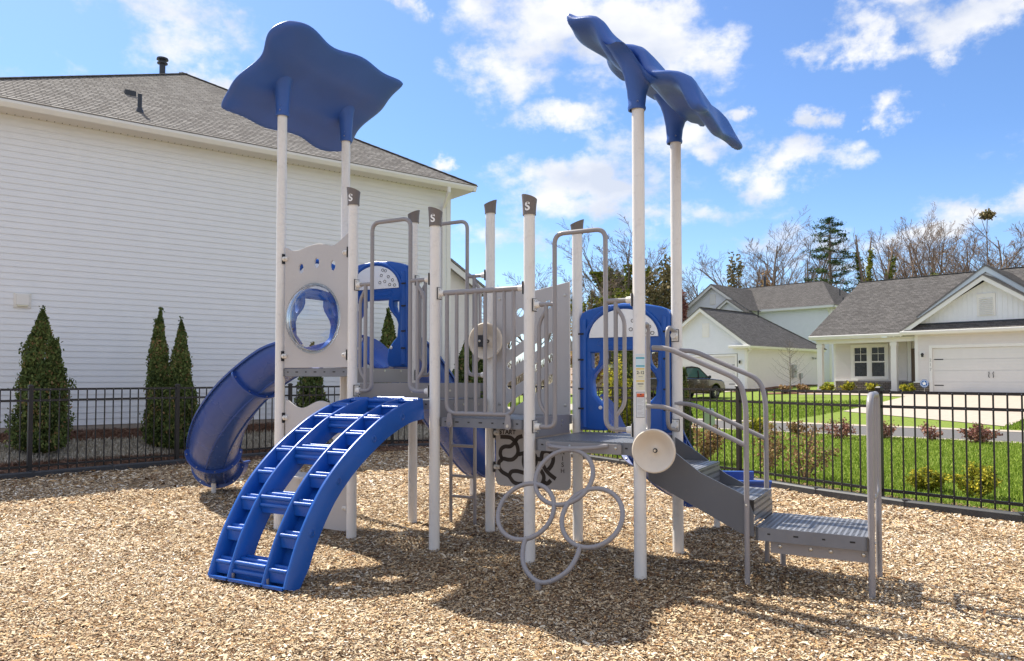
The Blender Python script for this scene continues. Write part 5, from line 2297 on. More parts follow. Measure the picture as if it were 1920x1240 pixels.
    roof_face(mb, [(-5.9, 12.2, 3.82 + g), (9.4, 12.2, 3.82 + g), Q1, Q0], VX)
    cap_line(mb, Q0, Q1)
    mb.build('roof', [M['shingle2'], M['ridge'], M['metal_dark']], R, smooth=0, recalc=False)
    # porch window
    mb = MB()
    X0, X1, Z0, Z1 = -4.60, -2.64, 1.52 + g, 3.41 + g
    y = 1.76
    for lo, hi in (((X0, y, Z0), (X0 + .16, y + .08, Z1)), ((X1 - .16, y, Z0), (X1, y + .08, Z1)), ((X0 + .16, y, Z0), (X1 - .16, y + .08, Z0 + .13)), ((X0 + .16, y, Z1 - .14), (X1 - .16, y + .08, Z1)), ((-3.70, y - .005, Z0 + .13), (-3.54, y + .08, Z1 - .14))):
        mb.box(lo, hi)
    win = mb.build('window', M['trim'], R, smooth=0)
    for a, b in ((X0 + .16, -3.70), (-3.54, X1 - .16)):
        m2 = MB()
        m2.box((a, y + .04, Z0 + .13), (b, y + .05, Z1 - .14))
        m2.build('pane', M['glass'], win, smooth=0)
        m3 = MB()
        zm = (Z0 + Z1) / 2
        for lo, hi in (((a, y + .01, zm - .035), (b, y + .039, zm + .035)), (((a + b) / 2 - .012, y + .02, zm + .035), ((a + b) / 2 + .012, y + .038, Z1 - .14)), ((a, y + .021, (zm + Z1 - .1) / 2 - .012), (b, y + .037, (zm + Z1 - .1) / 2 + .012)),
                       ((a, y + .012, Z0 + .13), (a + .05, y + .036, Z1 - .14)), ((b - .05, y + .012, Z0 + .13), (b, y + .036, Z1 - .14)), ((a + .05, y + .012, Z0 + .13), (b - .05, y + .036, Z0 + .18)), ((a + .05, y + .012, Z1 - .19), (b - .05, y + .036, Z1 - .14))):
            m3.box(lo, hi)
        m3.build('sash', M['trim'], win, smooth=0)
    # front door in the corner of the porch
    mb = MB()
    mb.box((-1.52, 1.74, .95 + g), (-.78, 1.79, 3.1 + g))
    fd = mb.build('front_door', mat_brown, R, smooth=0)
    brd(fd, 'door_frame', 'trim', [((-1.70, 1.72, .95 + g), (-1.53, 1.80, 3.5 + g))])
    brd(R, 'porch_floor', 'concrete', [((-5.7, .1, .7 + g), (-.76, 1.8, .93 + g))])
    wall_lamp(R, -.40, -.01, 2.72 + g)
    mb = MB()
    for k, ch in enumerate('217'):
        mb = MB()
        mb.mesh(text_mesh(ch, .20, .01), upright(-.045, -.062, 2.46 - k * .225 + g))
        mb.build('house_number', M['meter'], R, smooth=0)


mat_brown = mat('brown_door', (0.13, 0.085, 0.055), 0.5)
right_house()


def middle_house():
    R = empty('garage_house', (14.5, 47.0, .85), HANG)
    tag(R, 'white house with a front gable, garage and warm-lit side wall, behind the parked truck', 'house')
    g = -.85
    xl, ap, zap, ze = -6.64, -3.08, 6.05, 3.62
    k = (zap - ze) / 3.36
    mb = MB()
    siding(mb, (0, 0, g), VX, -VY, -.60, -.12, .95, 3.14, .13)
    siding(mb, (0, 0, g), VX, -VY, -6.5, -6.0, .95, 3.14, .13)
    siding(mb, (0, 0, g), VX, -VY, lambda z: max(-6.5, ap - (zap - z) / k), lambda z: min(-.1, ap + (zap - z) / k), 3.14, 5.95, .13)
    mb.mi = 1  # side wall in a warmer siding colour that stands for bounced light
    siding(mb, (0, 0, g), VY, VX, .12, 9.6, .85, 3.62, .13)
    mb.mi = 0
    mb.box((-6.6, .02, .8 + g), (-6.0, 9.6, 3.6 + g))
    mb.box((-.6, .02, .8 + g), (-.02, .2, 3.6 + g))
    mb.box((-6.0, .02, 3.14 + g), (-.6, .2, 3.6 + g))
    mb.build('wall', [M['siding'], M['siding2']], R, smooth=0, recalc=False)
    brd(R, 'corner_board', 'trim', [((-.12, -.03, .82 + g), (.03, .12, 3.6 + g)), ((-.001, 9.5, .85 + g), (.03, 9.65, 3.6 + g))])
    garage_door(R, -5.85, -.78, .86 + g, 2.97 + g, .03, True)
    mb = MB()
    A0, A1, AP = (-6.95, -.40, 3.42 + g), (.45, -.40, 3.58 + g), (-3.06, -.40, 6.14 + g)
    rake(mb, A0, AP, .24)
    rake(mb, AP, A1, .24)
    mb.build('rake_board', M['trim'], R, smooth=0)
    mb = MB()
    for a, b in ((A0, AP), (AP, A1)):
        a, b = Vector(a) - VZ * .10, Vector(b) - VZ * .10
        mb.add([a + VY * .03, b + VY * .03, b + VY * .41, a + VY * .41], [(0, 1, 2, 3)])
    mb.box((-.9, -.41, 3.46 + g), (.43, .0, 3.50 + g))
    mb.build('soffit', M['soffit'], R, smooth=0)
    brd(R, 'gable_vent', 'trim', [((-3.12, -.05, 4.25 + g), (-2.62, -.01, 5.15 + g)), ((-3.05, -.06, 4.32 + g), (-2.69, -.052, 5.08 + g))])
    gb = MB()
    pr = [(0, 0), (0, .15), (-.02, .165), (-.09, .165), (-.11, .15), (-.11, .1), (-.08, .03), (-.06, 0)]
    gb.prism(pr, lambda a, b, d: (.40 - a, d, 3.46 + b + g), -.42, 9.9)
    gb.prism(pr, lambda a, b, d: (d, -.42 + a, 3.46 + b + g), -.95, .5)
    gb.box((.0, .0, 3.44 + g), (.40, 9.9, 3.46 + g))
    gb.build('gutter', M['trim'], R, smooth=20)
    mb = MB()
    mb.bar((.33, .1, 3.46 + g), (.06, .1, 3.2 + g), .07, .05)
    mb.bar((.05, .1, 3.2 + g), (.05, .1, .95 + g), .07, .05)
    mb.build('downspout', M['trim'], R, smooth=0)
    mb = MB()
    zr = 6.17 + g
    roof_face(mb, [(.52, -.42, 3.60 + g), (.52, 9.95, 3.60 + g), (-3.06, 6.3, zr), (-3.06, -.42, zr)], VY)
    roof_face(mb, [(-6.98, -.42, 3.44 + g), (-6.98, 9.95, 3.44 + g), (-3.06, 6.3, zr), (-3.06, -.42, zr)], VY)
    roof_face(mb, [(.52, 9.95, 3.60 + g), (-6.98, 9.95, 3.44 + g), (-3.06, 6.3, zr)], VX)
    cap_line(mb, (-3.06, -.42, zr), (-3.06, 6.3, zr))
    cap_line(mb, (.52, 9.95, 3.60 + g), (-3.06, 6.3, zr))
    roof = mb.build('roof', [M['shingle3'], M['ridge']], R, smooth=0, recalc=False)
    mb = MB()
    mb.cyl((-2.6, 6.2, 5.5 + g), (-2.6, 6.2, 6.35 + g), .05, 8)
    mb.build('vent_pipe', M['black'], roof)
    wall_lamp(R, -.43, -.01, 2.62 + g)
    # electric meter and small box on the side wall
    mb = MB()
    mb.box((.02, 5.75, 1.65 + g), (.18, 6.2, 2.5 + g))
    mb.lathe([(.14, .18), (.14, .26), (.0, .28)], c=(0, 5.97, 2.15 + g), ax='x', n=12)
    mb.build('electric_meter', M['meter'], R, smooth=30)
    mb = MB()
    mb.box((.02, 6.85, 1.6 + g), (.14, 7.12, 1.95 + g))
    mb.cyl((.06, 6.98, .8 + g), (.06, 6.98, 1.6 + g), .025, 8)
    mb.build('junction_box', M['meter'], R, smooth=0)
    mb = MB()
    mb.lathe([(.0, .02), (.09, .02), (.09, .05), (0, .05)], c=(0, 8.9, 3.0 + g), ax='x', n=10)
    for s in (-1, 1):
        mb.lathe([(.03, .06), (.07, .2), (.0, .2)], c=(0, 8.9 + s * .14, 2.98 + g), ax='x', n=10)
    mb.build('flood_light', M['meter'], R, smooth=30)


middle_house()


def rear_house():
    R = empty('gabled_house', (25.2, 60.0, 1.3), HANG)
    tag(R, 'two-storey house with broad grey hip roof rising behind the other two houses', 'house')
    g = -1.3
    mb = MB()
    siding(mb, (0, 0, g), VX, -VY, -12.5, -.1, 1.3, 7.3, .15)
    siding(mb, (0, 0, g), VY, VX, .0, 10, 1.3, 7.3, .15)
    # gable wing in front
    k = .69
    siding(mb, (0, -2, g), VX, -VY, lambda z: max(-12.3, -9.28 - (9.55 - z) / k), lambda z: min(-6.2, -9.28 + (9.55 - z) / k), 1.3, 9.4, .15)
    mb.mi = 1
    siding(mb, (-6.2, -2, g), VY, VX, .0, 2, 1.3, 7.3, .15)
    siding(mb, (0, -2.9, g), VX, -VY, lambda z: max(-9.0, -7.3 - (8.0 - z) / k), lambda z: min(-5.6, -7.3 + (8.0 - z) / k), 1.3, 7.9, .15)
    mb.build('wall', [M['siding'], M['siding']], R, smooth=0, recalc=False)
    mb = MB()
    mb.box((-.12, -.04, 1.3 + g), (.04, .12, 7.3 + g))
    rake(mb, (-12.75, -2.4, 7.18 + g), (-9.28, -2.4, 9.66 + g), .26)
    rake(mb, (-9.28, -2.4, 9.66 + g), (-5.75, -2.4, 7.18 + g), .26)
    rake(mb, (-8.85, -3.2, 7.0 + g), (-7.3, -3.2, 8.16 + g), .22)
    rake(mb, (-7.3, -3.2, 8.16 + g), (-5.45, -3.2, 6.85 + g), .22)
    mb.build('rake_board', M['trim'], R, smooth=0)
    mb = MB()
    mb.box((-12.6, -.5, 7.18 + g), (.5, -.40, 7.36 + g))
    mb.box((.40, -.5, 7.18 + g), (.5, 10.3, 7.36 + g))
    mb.box((-12.6, -.4, 7.16 + g), (.4, .0, 7.18 + g))
    mb.bar((-.1, -.35, 7.16 + g), (-.1, -.05, 6.8 + g), .08, .06)
    mb.bar((-.1, -.05, 6.8 + g), (-.1, -.05, 1.5 + g), .08, .06, up=(1, 0, 0))
    mb.build('gutter', M['trim'], R, smooth=0)
    brd(R, 'gable_vent', 'trim', [((-9.62, -2.07, 7.95 + g), (-9.06, -2.01, 8.85 + g))])
    mb = MB()
    z0, zr = 7.36 + g, 10.0 + g
    roof_face(mb, [(-14, -.5, z0), (.55, -.5, z0), (-2.9, 5, zr), (-11, 5, zr)], VX)
    roof_face(mb, [(.55, -.5, z0), (.55, 10.5, z0), (-2.9, 5, zr)], VY)
    roof_face(mb, [(-14, 10.5, z0), (.55, 10.5, z0), (-2.9, 5, zr), (-11, 5, zr)], VX)
    roof_face(mb, [(-5.7, -2.45, 7.2 + g), (-9.28, -2.45, 9.69 + g), (-9.28, 4.7, 9.69 + g), (-5.7, 0, 7.2 + g)], VY)
    roof_face(mb, [(-12.85, -2.45, 7.2 + g), (-9.28, -2.45, 9.69 + g), (-9.28, 4.7, 9.69 + g), (-12.85, 4.7, 7.2 + g)], VY)
    roof_face(mb, [(-5.4, -3.25, 6.87 + g), (-7.3, -3.25, 8.19 + g), (-7.3, -1.9, 8.19 + g), (-5.4, -1.9, 6.87 + g)], VY)
    roof_face(mb, [(-8.95, -3.25, 7.02 + g), (-7.3, -3.25, 8.19 + g), (-7.3, -1.9, 8.19 + g), (-8.95, -1.9, 7.02 + g)], VY)
    cap_line(mb, (-11, 5, zr), (-2.9, 5, zr))
    roof = mb.build('roof', [M['shingle2'], M['ridge']], R, smooth=0, recalc=False)
    mb = MB()
    mb.cyl((-8.4, 5.2, 9.5 + g), (-8.4, 5.2, 10.95 + g), .11, 10)
    mb.build('flue', M['metal_dark'], roof)
    for x, y, z in ((-.9, 3.8, 8.6), (.05, 2.2, 7.7)):
        mb = MB()
        mb.cyl((x, y, z - .4 + g), (x, y, z + .45 + g), .05, 8)
        mb.build('vent_pipe', M['metal_dark'], roof)


rear_house()


def brick_house():
    R = empty('brick_house', (5.0, 62.0, .6), 0)
    tag(R, 'distant pinkish brick house with pale trim seen through the right slide hood', 'house')
    mb = MB()
    mb.face([(0, 0, -.6), (6.5, 0, -.6), (6.5, 0, 1.9), (0, 0, 1.9)], VX, VZ)
    mb.face([(6.5, 0, -.6), (6.5, 8, -.6), (6.5, 8, 1.9), (6.5, 0, 1.9)], VY, VZ)
    mb.face([(0, 0, -.6), (0, 8, -.6), (0, 8, 1.9), (0, 0, 1.9)], VY, VZ)
    mb.build('wall', M['brick'], R, smooth=0)
    brd(R, 'trim_board', 'trim', [((-.3, -.4, 1.85), (6.8, -.02, 2.15))])
    mb = MB()
    roof_face(mb, [(-.4, -.45, 2.15), (6.9, -.45, 2.15), (6.9, 4, 4.2), (-.4, 4, 4.2)], VX)
    roof_face(mb, [(-.4, 8.45, 2.15), (6.9, 8.45, 2.15), (6.9, 4, 4.2), (-.4, 4, 4.2)], VX)
    mb.build('roof', [M['shingle2'], M['ridge']], R, smooth=0, recalc=False)
    for x in (.8, 3.2):
        w = brd(R, 'window', 'trim', [((x, -.05, .3), (x + 1.1, .0, 1.5))])
        brd(w, 'pane', 'glass', [((x + .08, -.06, .38), (x + 1.02, -.051, 1.42))])


brick_house()

# ------------------------------------------------------------------ vehicles


def wheel(parent, x, y, z, r, w, side):
    mb = MB()
    mb.lathe([(r * .62, -w / 2), (r * .9, -w / 2), (r, -w / 2 + .03), (r, w / 2 - .03), (r * .9, w / 2), (r * .62, w / 2)], ax='y', n=32)
    t = mb.build('wheel', M['tyre'], parent, smooth=40, loc=(x, y, z))
    m2 = MB()
    yy = side * w / 2 * .8
    m2.lathe([(r * .62, yy), (r * .58, yy + side * .01), (r * .55, yy - side * .03), (r * .50, yy - side * .05)], ax='y', n=32)
    for k in range(6):
        a = 2 * pi * k / 6
        m2.bar((r * .08 * cos(a), yy - side * .02, r * .08 * sin(a)), (r * .57 * cos(a), yy - side * .015, r * .57 * sin(a)), .03, .07, up=(-sin(a), 0, cos(a)))
    m2.lathe([(0, yy), (r * .13, yy - side * .005), (r * .14, yy - side * .04)], ax='y', n=16)
    m2.mi = 1
    m2.lathe([(0, yy - side * .06), (r * .61, yy - side * .06)], ax='y', n=24)
    m2.build('rim', [M['rim'], M['black']], t, smooth=30)
    return t


def vehicle(name, loc, rz, paint, kind, label, cat, scale=1.0):
    """x forward, y left, origin on the ground under the middle"""
    R = empty(name, loc, rz)
    R.scale = (scale,) * 3
    tag(R, label, cat)
    if kind == 'truck':
        Lh, W2, r = 2.85, .98, .40
        ax = (1.85, -1.80)
        body = [(-2.85, .55), (-2.87, 1.20), (-2.80, 1.24), (-.98, 1.24), (1.20, 1.22), (2.45, 1.14), (2.74, 1.02), (2.84, .80), (2.86, .48), (2.70, .40), (2.40, .38)]
        cab = [(-1.05, 1.22), (-.98, 1.72), (-.80, 1.86), (-.2, 1.90), (.35, 1.86), (.55, 1.80), (1.35, 1.22)]
        glass = [(-.90, 1.28), (-.84, 1.68), (-.70, 1.78), (.30, 1.79), (.48, 1.73), (1.12, 1.28)]
    else:
        Lh, W2, r = 2.25, .90, .33
        ax = (1.38, -1.32)
        body = [(-2.18, .42), (-2.24, .78), (-2.12, 1.00), (-1.6, 1.04), (.9, .98), (1.8, .86), (2.15, .70), (2.24, .45), (2.1, .28)]
        cab = [(-1.95, 1.00), (-1.40, 1.38), (-.8, 1.45), (.0, 1.43), (.95, .97)]
        glass = [(-1.66, 1.05), (-1.28, 1.31), (-.7, 1.37), (-.05, 1.35), (.66, 1.03)]
    zlow = .36 if kind == 'truck' else .25
    # lower edge with wheel arches
    low = []
    for cx in (ax[0], ax[1]):
        q = r + .09
        arc = [(cx + q * cos(a), r + q * sin(a)) for a in [pi * k / 12 for k in range(13)]]
        low += [(cx + q, zlow)] + arc + [(cx - q, zlow)]
    out = body + low
    mb = MB()
    me = curve_mesh([out], W2 * 2, .07)
    mb.mesh(me, Matrix(((1, 0, 0, 0), (0, 0, -1, 0), (0, 1, 0, 0), (0, 0, 0, 1))))
    b = mb.build('body', M[paint], R, smooth=40)
    mb = MB()
    n = len(cab)
    vs = [(x, s * (W2 - .06 - .22 * max(0, (z - 1.1) / .8)), z) for s in (-1, 1) for x, z in cab]
    mb.add(vs, [tuple(range(n)), tuple(range(2 * n - 1, n - 1, -1))] + [(i, n + i, n + (i + 1) % n, (i + 1) % n) for i in range(n)])
    c = mb.build('cab', M[paint], R, smooth=25)
    for s in (-1, 1):
        m2 = MB()
        P = [(x, s * (W2 - .052 - .22 * max(0, (z - 1.1) / .8)), z) for x, z in glass]
        P2 = [(p[0], p[1] - s * .01, p[2]) for p in P]
        k = len(P)
        m2.add(P + P2, [tuple(range(k)), tuple(range(2 * k - 1, k - 1, -1))] + [(i, (i + 1) % k, k + (i + 1) % k, k + i) for i in range(k)])
        m2.build('side_window', M['carglass'], c, smooth=0)
        m3 = MB()
        m3.bar((.12 if kind == 'truck' else -.45, s * (W2 - .10), 1.66 if kind == 'truck' else 1.30), (.14 if kind == 'truck' else -.45, s * (W2 - .04), 1.24 if kind == 'truck' else 1.02), .07, .03, up=(1, 0, 0))
        m3.build('pillar', M['black'], c, smooth=0)
        m3 = MB()
        xm = .98 if kind == 'truck' else .45
        zm = 1.30 if kind == 'truck' else 1.02
        m3.lathe([(0, -.06), (.07, -.05), (.10, .0), (.09, .06), (0, .07)], c=(xm, s * (W2 + .10), zm), ax='x', n=10)
        m3.build('mirror', M['black'], R)
        m3 = MB()
        m3.box((Lh - .42, s * (W2 - .34) - .16, .84), (Lh - .03, s * (W2 - .34) + .30 * s + .0 if s > 0 else s * (W2 - .34) + .16, 1.0))
        m3.build('headlight', M['lamp'], R, smooth=0)
        m3 = MB()
        m3.box((-Lh + .0, s * (W2 - .14) - .12, .82 if kind == 'truck' else .72), (-Lh + .12, s * (W2 - .14) + .12, 1.15 if kind == 'truck' else .9))
        m3.build('tail_light', M['red_paint'], R, smooth=0)
        for xd in ((.05, -.95) if kind == 'truck' else (-.2,)):
            m3 = MB()
            m3.bar((xd, s * (W2 + .012), 1.10 if kind == 'truck' else .86), (xd - .18, s * (W2 + .012), 1.10 if kind == 'truck' else .86), .02, .03)
            m3.build('door_handle', M['rim'], R, smooth=0)
    m4 = MB()
    i = n - 1
    a0, a1 = cab[-1], cab[-2]
    for s in (1,):
        y0, y1 = W2 - .16, W2 - .30
        m4.add([(a0[0] - .05 + .02, -y0, a0[1] + .05), (a0[0] - .05 + .02, y0, a0[1] + .05), (a1[0] + .05, y1, a1[1] - .02), (a1[0] + .05, -y1, a1[1] - .02)], [(0, 1, 2, 3)])
    m4.build('windscreen', M['carglass'], c, smooth=0)
    m5 = MB()
    m5.box((Lh - .06, -.5, .62), (Lh + .02, .5, .98))
    m5.build('grille', M['black'], R, smooth=0)
    for cx in ax:
        for s in (-1, 1):
            wheel(R, cx, s * (W2 - .12), r, r, .24, s)
    return R


hm_ang = atan2(.685, .729)
tx, ty = 9.05, 40.2
vehicle('pickup_truck', (tx, ty, hz(tx, ty) + .03), hm_ang, 'truck', 'truck', 'bronze pickup truck parked on the driveway in front of the garage', 'truck', .93)
vehicle('parked_car', (20.55, 25.5, hz(20.55, 25.5)), atan2(-.66, .76) + 0, 'red_paint', 'car', 'bright red car just entering the right edge of the photo', 'car')

# ------------------------------------------------------------------ vegetation


def leafcloud(name, P, size, mt, parent, seed, up=.35, aspect=.6, rbias=None, var=.25):
    g = np.random.default_rng(seed)
    n = len(P)
    az = g.uniform(0, 2 * pi, n)
    el = g.normal(0, .6, n) + up
    A = np.stack([np.cos(az) * np.cos(el), np.sin(az) * np.cos(el), np.sin(el)], 1)
    r = g.normal(0, 1, (n, 3))
    B = np.cross(A, r)
    B /= np.linalg.norm(B, axis=1)[:, None] + 1e-9
    s = size * g.uniform(.6, 1.4, n)
    # light and dark clumps
    k = 2.2 / max(.15, float(np.ptp(P[:, 2])))
    cl = np.sin(P[:, 0] * 9 * k + 2 * np.sin(P[:, 2] * 7 * k)) * np.sin(P[:, 1] * 8 * k + 1.5 * np.sin(P[:, 2] * 11 * k))
    rn = np.clip(.5 + .22 * cl + g.normal(0, var, n) + (0 if rbias is None else rbias), 0, 1)
    return quads_obj(name, P, A * (s / 2)[:, None], B * (s * aspect / 2)[:, None], rn, M[mt], parent)


def arborvitae(x, y, h, r, leaders, seed, label, n=16000, leaf=.042, mt='arbor', name='arborvitae', cat='evergreen', zb=None):
    z0 = hz(x, y) if zb is None else zb
    R = empty(name, (x, y, z0))
    tag(R, label, cat, group=None)
    g = np.random.default_rng(seed)
    pts = []
    for (dx, dy, fh, fr, share) in leaders:
        m = int(n * share)
        t = g.beta(1.05, 1.35, m)
        lob = 1 + .13 * np.sin(g.uniform(0, 2 * pi, m) * 1.0)
        a = g.uniform(0, 2 * pi, m)
        prof = np.minimum(1, (t / .06) ** .5) * (1 - t ** 2.1) ** .9
        lobe = 1 + .13 * np.sin(3 * a + 9 * t + seed) + .10 * np.sin(7 * a - 17 * t) + .10 * np.sin(23 * t + 2 * a + seed) + .07 * np.sin(47 * t - 5 * a)
        rad = r * fr * prof * lobe * np.where(g.uniform(0, 1, m) < .25, g.uniform(.2, .9, m), g.normal(.92, .115, m))
        tz = t * h * fh
        sp = np.clip(tz / (h * .75), 0, 1)
        pts.append(np.stack([dx * sp + rad * np.cos(a), dy * sp + rad * np.sin(a), tz + .03], 1))
        # loose sprigs at the tip
        m = int(70 * share + 20)
        tz = h * fh * (1 + g.uniform(-.08, .035, m))
        pts.append(np.stack([dx + g.normal(0, .025, m), dy + g.normal(0, .025, m), tz], 1))
    P = np.concatenate(pts)
    leafcloud('crown', P, leaf, mt, R, seed, up=.9, aspect=.55)
    mb = MB()
    for (dx, dy, fh, fr, share) in leaders:
        mb.tube([(0, 0, -.1), (dx * .4, dy * .4, h * fh * .4), (dx, dy, h * fh * .97)], [.045, .03, .006], 6)
    mb.build('trunk', M['barkwarm'], R)
    return R


GA = 'arborvitae behind the left fence'
arborvitae(-8.6, 13.95, 2.56, .46, [(-.03, 0, 1.02, .95, .55), (-.2, .05, .85, .6, .2), (.24, 0, .80, .66, .25)], 21, 'bushy dark green arborvitae with three tips at the far left behind the fence', 30000)
arborvitae(-7.02, 15.15, 2.70, .27, [(0, 0, 1.0, .9, .6), (-.08, 0, .92, .8, .4)], 22, 'tall narrow arborvitae, left one of the touching pair behind the fence', 16000)
arborvitae(-6.62, 15.2, 2.56, .38, [(0, 0, 1.0, .72, .5), (.1, 0, .62, .95, .5)], 23, 'fuller arborvitae, right one of the touching pair behind the fence', 24000)
arborvitae(-4.6, 17.5, 1.95, .33, [(0, 0, 1.0, 1, 1)], 24, 'short arborvitae seen under the high deck behind the blue slide', 6000, .06)
arborvitae(-3.14, 19.3, 2.85, .34, [(0, 0, 1.0, 1, 1)], 25, 'slim arborvitae framed by the left slide hood', 8000, .065)
arborvitae(-1.22, 21.0, 2.25, .55, [(0, 0, 1.0, .9, .6), (.45, .2, .8, .8, .4)], 26, 'low arborvitae behind the barred railing in the middle', 8000, .07)
arborvitae(3.06, 13.6, 1.72, .15, [(0, 0, 1.0, 1, 1)], 27, 'small green arborvitae behind the fence just right of the rear roof post', 5000, .05)
arborvitae(2.62, 17.3, 2.6, .34, [(0, 0, 1.0, 1, 1)], 28, 'green arborvitae beside the yellow shrub seen through the right slide hood', 6000, .06)


def shrub(name, x, y, h, r, mt, seed, label, cat='shrub', n=2200, leaf=.04, group=None, shape=1.0, stems=14):
    R = empty(name, (x, y, hz(x, y)))
    tag(R, label, cat, group)
    g = np.random.default_rng(seed)
    a = g.uniform(0, 2 * pi, n)
    # leaves gather round stem tips, so the outline stays uneven
    k = stems
    ta = g.uniform(0, 2 * pi, k)
    tr = r * np.sqrt(g.uniform(.05, 1, k))
    th = h * (1 - .45 * (tr / r) ** 2) * g.uniform(.75, 1.05, k)
    i = g.integers(0, k, n)
    t = g.beta(2.2, 1.0, n)
    px = tr[i] * np.cos(ta[i]) * t ** .8 + g.normal(0, r * .13, n)
    py = tr[i] * np.sin(ta[i]) * t ** .8 + g.normal(0, r * .13, n)
    pz = np.maximum(.02, th[i] * t + g.normal(0, h * .06, n))
    leafcloud('foliage', np.stack([px, py, pz], 1), leaf, mt, R, seed, up=.3, aspect=.6)
    mb = MB()
    for j in range(k):
        e = (tr[j] * cos(ta[j]), tr[j] * sin(ta[j]), th[j])
        mb.tube([(0, 0, -.03), (e[0] * .4, e[1] * .4, e[2] * .5), e], [.008, .006, .003], 4)
    mb.build('stems', M['barkwarm'], R)
    return R


shrub('yellow_shrub', 5.84, 10.75, .34, .25, 'yellow', 31, 'small yellow-green shrub behind the right fence, nearer the end hoop', n=2600, leaf=.028)
shrub('yellow_shrub', 6.15, 10.15, .50, .27, 'yellow', 32, 'larger yellow-green shrub behind the right fence, rightmost of the two', n=3600, leaf=.028)
GR = 'burgundy shrubs along the kerb'
shrub('burgundy_shrub', 8.55, 20.0, .60, .42, 'red', 33, 'wide reddish shrub at the lawn edge just left of the end hoop', n=750, leaf=.045, group=GR)
shrub('burgundy_shrub', 9.75, 19.95, .55, .28, 'red', 34, 'reddish shrub at the lawn edge just right of the fence post', n=520, leaf=.045, group=GR)
shrub('burgundy_shrub', 10.75, 19.6, .48, .30, 'red', 35, 'pale reddish shrub at the lawn edge in front of the driveway', n=420, leaf=.045, group=GR)
shrub('burgundy_shrub', 11.35, 18.6, .52, .42, 'red', 36, 'darkest burgundy shrub at the lawn edge, farthest to the right', n=1300, leaf=.045, group=GR)
shrub('flowering_shrub', 7.2, 22.0, .5, .5, 'yellow', 37, 'small yellow shrub by the road between the handrail posts', n=900, leaf=.05)
shrub('tan_shrub', 8.0, 21.4, .42, .30, 'tanleaf', 38, 'spiky tan plant at the road edge right of the rear handrail', n=350, leaf=.06)
shrub('tan_shrub', 4.55, 11.9, .95, .50, 'tanleaf', 39, 'tall sparse bush with brown leaves against the fence behind the landing', n=850, leaf=.035, stems=20)
shrub('tan_shrub', 4.3, 12.9, .95, .32, 'tanleaf', 40, 'brown leggy bush behind the fence between the handrail posts', n=900, leaf=.035, stems=16)
shrub('tan_shrub', 3.6, 14.3, .85, .42, 'tanleaf', 41, 'brown-leaved bush behind the fence under the lower handrail', n=1100, leaf=.04, stems=16)
shrub('tan_shrub', 3.0, 15.4, .8, .4, 'tanleaf', 42, 'brown bush behind the fence just right of the rear roof post', n=800, leaf=.04, stems=12)
shrub('forsythia', 2.30, 16.7, 2.15, .38, 'yellow', 43, 'tall bright yellow shrub seen between the bars of the right arch rail', n=4200, leaf=.05, stems=26)
shrub('forsythia', 3.0, 16.2, .95, .22, 'yellow', 44, 'small yellow bush seen beside the right column of the slide hood', n=900, leaf=.05)
H0 = Vector((20.1, 36.4))
he, hm = Vector((.685, -.729)), Vector((.729, .685))
for k, (s, d, mt, lab) in enumerate(((-5.0, -.2, 'yellow', 'yellow-green bush left of the porch window bed'), (-3.9, -.25, 'yellow', 'yellow-green bush below the porch window'), (-2.7, -.2, 'yellow', 'yellow-green bush between porch window and porch column'),
                                     (-.95, -.5, 'yellow', 'yellow-green bush touching the blue security sign'), (-6.3, -.3, 'tanleaf', 'tan bush at the left corner of the porch'), (-7.2, -.5, 'tanleaf', 'tan bush farthest left in the porch bed'))):
    p = H0 + he * s + hm * d
    shrub('porch_shrub', p.x, p.y, .55, .38, mt, 50 + k, lab, n=420, leaf=.09)


def sapling(x, y, h, seed, label):
    R = empty('young_tree', (x, y, hz(x, y)))
    tag(R, label, 'tree')
    g = random.Random(seed)
    mb = MB()
    mb.tube([(0, 0, -.05), (.02, 0, h * .5), (0, .01, h)], [.035, .022, .006], 6)
    mb.build('trunk', M['bark'], R)
    mb = MB()
    for k in range(26):
        z = h * (.22 + .7 * k / 26)
        a = k * 2.4
        l = (h - z) * .42 + .18
        e = (l * cos(a), l * sin(a), z + l * .75)
        mb.tube([(0, 0, z), (e[0] * .55, e[1] * .55, z + l * .3), e], [.010, .007, .003], 4)
        for j in range(3):
            f = .35 + .2 * j
            p = Vector((e[0] * f, e[1] * f, z + l * .72 * f))
            mb.tube([p, p + Vector((g.uniform(-.2, .2), g.uniform(-.2, .2), g.uniform(.08, .3)))], [.005, .002], 3)
    mb.build('crown', M['bark'], R)


sapling(14.1, 38.6, 3.0, 5, 'bare young tree in front of the warm-lit side wall')


